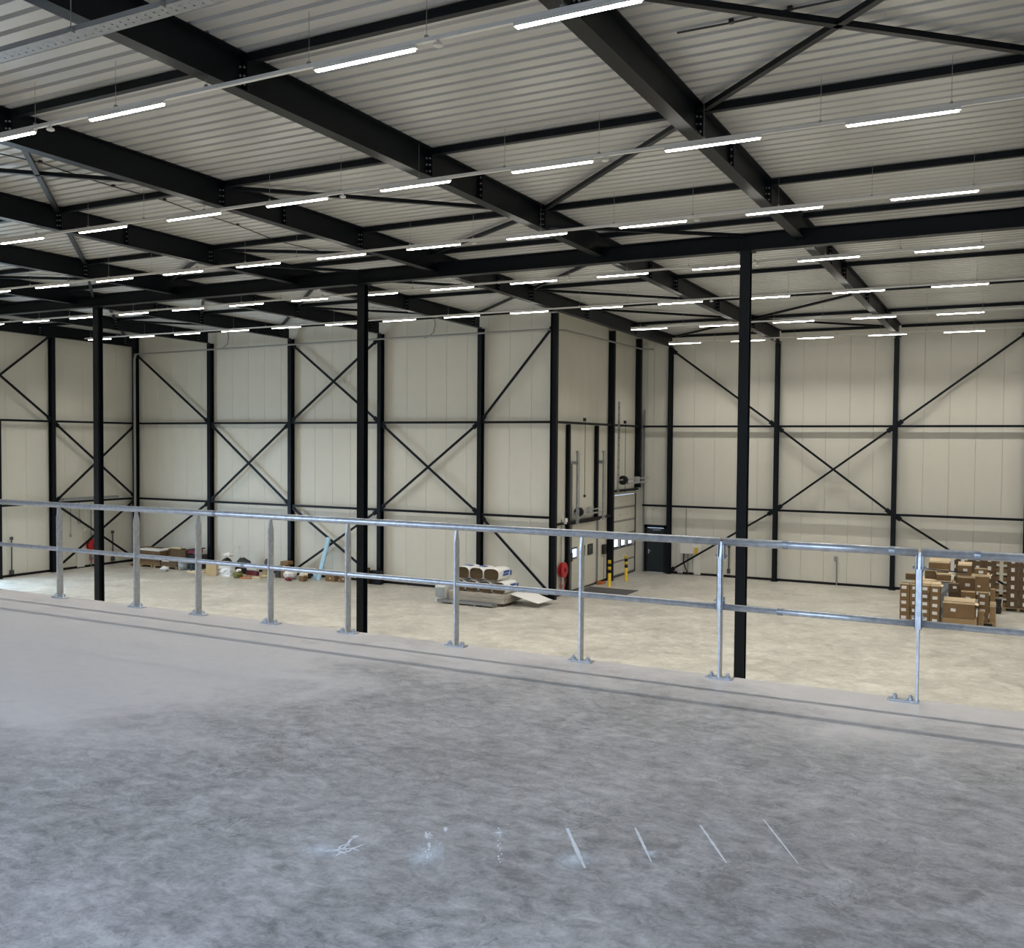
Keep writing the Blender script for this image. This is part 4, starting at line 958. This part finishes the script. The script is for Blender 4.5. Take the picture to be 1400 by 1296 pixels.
box1('crate', 'black crate behind the dark bin', 'crate', -36.55, -35.75, 34.95, 35.45, 0, .72, 'blackplastic')
t = thing('wrapped_cushion', 'maroon and black bundle lying on the black crate', 'bundle', (-36.58, 35.1, .72))
ob('maroon_side', B().bar((0, -.08, .12), (.85, -.08, .2), .2, .18), 'darkred', t); ob('black_cover', B().bar((0, .0, .22), (.85, .0, .32), .36, .06), 'blackplastic', t)
for i, (x, y) in enumerate(((-35.45, 33.8), (-35.35, 34.02))):
    tag(ob('timber_offcut', B().bev(0, .75, 0, .12, 0, .09, .01), 'flap', None, (x, y, 0), rz=.08*i-.03), 'pale timber offcut on the floor below the dark bin, %s one' % ('front', 'back')[i], 'timber')
o = tag(ob('tan_board', B().bev(-.34, .34, 0, .025, 0, .68, .005), 'kraft', None, (-33.72, 33.62, 0)), 'square tan board leaning upright at the floor left of the black bags', 'board'); o.rotation_euler = (-.12, 0, 0)
blob('rubbish_bag', 'black rubbish bag right behind the tan board', 'bag', (-33.55, 34.5, 0), (.32, .3, .42), 'blackplastic', 6, amp=.14)
blob('rubbish_bag', 'black rubbish bag behind the white sack', 'bag', (-33.0, 35.05, 0), (.5, .28, .42), 'blackplastic', 7, amp=.14)
blob('crumpled_paper', 'crumpled white paper lying on the black rubbish bag', 'paper', (-33.45, 34.5, .82), (.24, .2, .12), 'label', 8, amp=.3)
tag(ob('white_sack', rough_box(-.42, .4, -.14, .16, 0, .46, 5, .03, 21), 'film', None, (-33.05, 33.95, 0)), 'white sack standing in front of the black rubbish bags', 'sack')
o = tag(ob('white_stick', B().cyl((0, 0, 0), (-.05, .3, 1.15), .018, 6).lathe([(.03, 0), (.06, .02), (.05, .08)], (-.05, .3, 1.12), n=10), 'white', None, (-34.15, 35.3, 0)), 'thin white stick with a cap leaning against the back wall', 'stick')
blob('olive_bag', 'small olive green bag right of the white sack', 'bag', (-32.1, 33.75, 0), (.26, .22, .17), 'olive', 9, amp=.22)
blob('crumpled_paper', 'small white crumpled paper on the olive green bag', 'paper', (-32.05, 33.75, .29), (.13, .12, .07), 'label', 10, amp=.3)
for i, (x, y, r_) in enumerate(((-31.6, 33.7, .1), (-31.3, 34.1, -.2), (-31.95, 34.3, .1))):
    tag(ob('wood_scrap', B().bev(-.3, .3, -.06, .06, 0, .06, .006), ('orange', 'flap', 'wood')[i], None, (x, y, 0), rz=r_), ('orange brown scrap', 'pale scrap', 'dark wood scrap')[i]+' on the floor right of the olive bag', 'scrap')
box1('dark_plank', 'long dark maroon plank lying along the back wall', 'plank', -32.4, -31.75, 34.6, 34.78, 0, .2, 'darkred')
tag(ob('white_roll', B().lathe([(.02, 0), (.13, .0), (.13, .55), (.02, .55)], (-.27, 0, .13), (1, .1, 0), 14), 'film', None, (-32.08, 34.69, .2), smooth=False), 'white roll lying on the dark maroon plank', 'roll')
t = thing('cable_spool', 'beige cable spool with flared ends left of the black box', 'spool', (-31.25, 34.75, 0))
ob('flange', B().lathe([(.3, 0), (.34, .03), (.2, .12)], (0, 0, 0), n=18), 'sand', t); ob('core', B().lathe([(.2, .1), (.2, .3)], (0, 0, 0), n=16), 'sand', t); ob('flange', B().lathe([(.2, .3), (.32, .42), (.3, .45)], (0, 0, 0), n=18), 'sand', t)
blob('rubber_dome', 'black rubber dome lying on the beige spool', 'dome', (-31.25, 34.8, .45), (.16, .16, .22), 'blackplastic', 15, amp=.03)
box1('black_box', 'upright black box right of the beige spool', 'box', -30.7, -30.42, 34.7, 35.0, 0, .55, 'blackplastic')
carton(-30.4, -30.1, 34.72, 35.0, 0, .62, 'upright brown carton between black box and white bag', m='board')
carton(-30.4, -29.95, 34.7, 35.1, .622, .78, 'flat carton on top of the upright brown carton', m='board', flaps=0)
blob('white_bag', 'bulging white plastic bag by the fourth wall column', 'bag', (-29.72, 34.65, 0), (.32, .28, .28), 'film', 11, amp=.15)
blob('dark_rag', 'dark rag on the floor against the bulging white bag', 'rag', (-29.45, 34.2, 0), (.2, .11, .08), 'darkred', 12, amp=.25)
blob('rubbish_bag', 'open white bag of mixed rubbish left of the blue plank', 'bag', (-29.12, 34.85, 0), (.16, .2, .24), 'film', 13, amp=.25)
carton(-28.95, -28.68, 34.3, 34.58, 0, .25, 'torn small carton before the bag of mixed rubbish', m='board', flaps=2)
blob('rubbish_bag', 'black torn bag rising behind the torn small carton', 'bag', (-29.2, 35.3, 0), (.16, .18, .25), 'blackplastic', 16, amp=.2)
blob('crumpled_paper', 'pale blue crumpled film at the foot of the blue plank', 'paper', (-28.66, 35.22, 0), (.18, .15, .25), 'skyblue', 14, amp=.25)
a = Vector((-28.42, 35.0, 0)); c_ = Vector((-28.22, 35.52, 1.95))
tag(ob('blue_plank', B().bar((0, 0, 0), c_-a, .17, .04, upv=(0, -1, 0)).bar(Vector((.1, .02, 0)), c_-a+Vector((.1, .02, -.05)), .03, .06, upv=(0, -1, 0)), 'skyblue', None, a), 'pale blue plank leaning against the low wall brace', 'plank')
carton(-27.95, -27.42, 34.95, 35.25, 0, .3, 'small brown carton on the floor, right next to the blue plank', m='board', labelpos=(.5, .5), lsize=(.03, .03))
carton(-27.2, -26.82, 35.0, 35.3, 0, .33, 'small brown carton on the floor, farther right of the blue plank', m='board', labelpos=(.6, .5), lsize=(.03, .03))
blob('crumpled_film', 'small clear crumpled film on the carton next to the blue plank', 'film', (-27.7, 35.12, .3), (.2, .12, .07), 'bluefilm', 17, amp=.3)
carton(-26.2, -25.75, 35.0, 35.4, 0, .72, 'brown carton half hidden behind the middle free column', m='board2', flaps=1)
box1('ballast_block', 'dark metal block at the foot of the column right of the middle free column', 'block', GX(4)-.28, GX(4)+.3, YB-.42, YB-.17, 0, .62, 'steel')
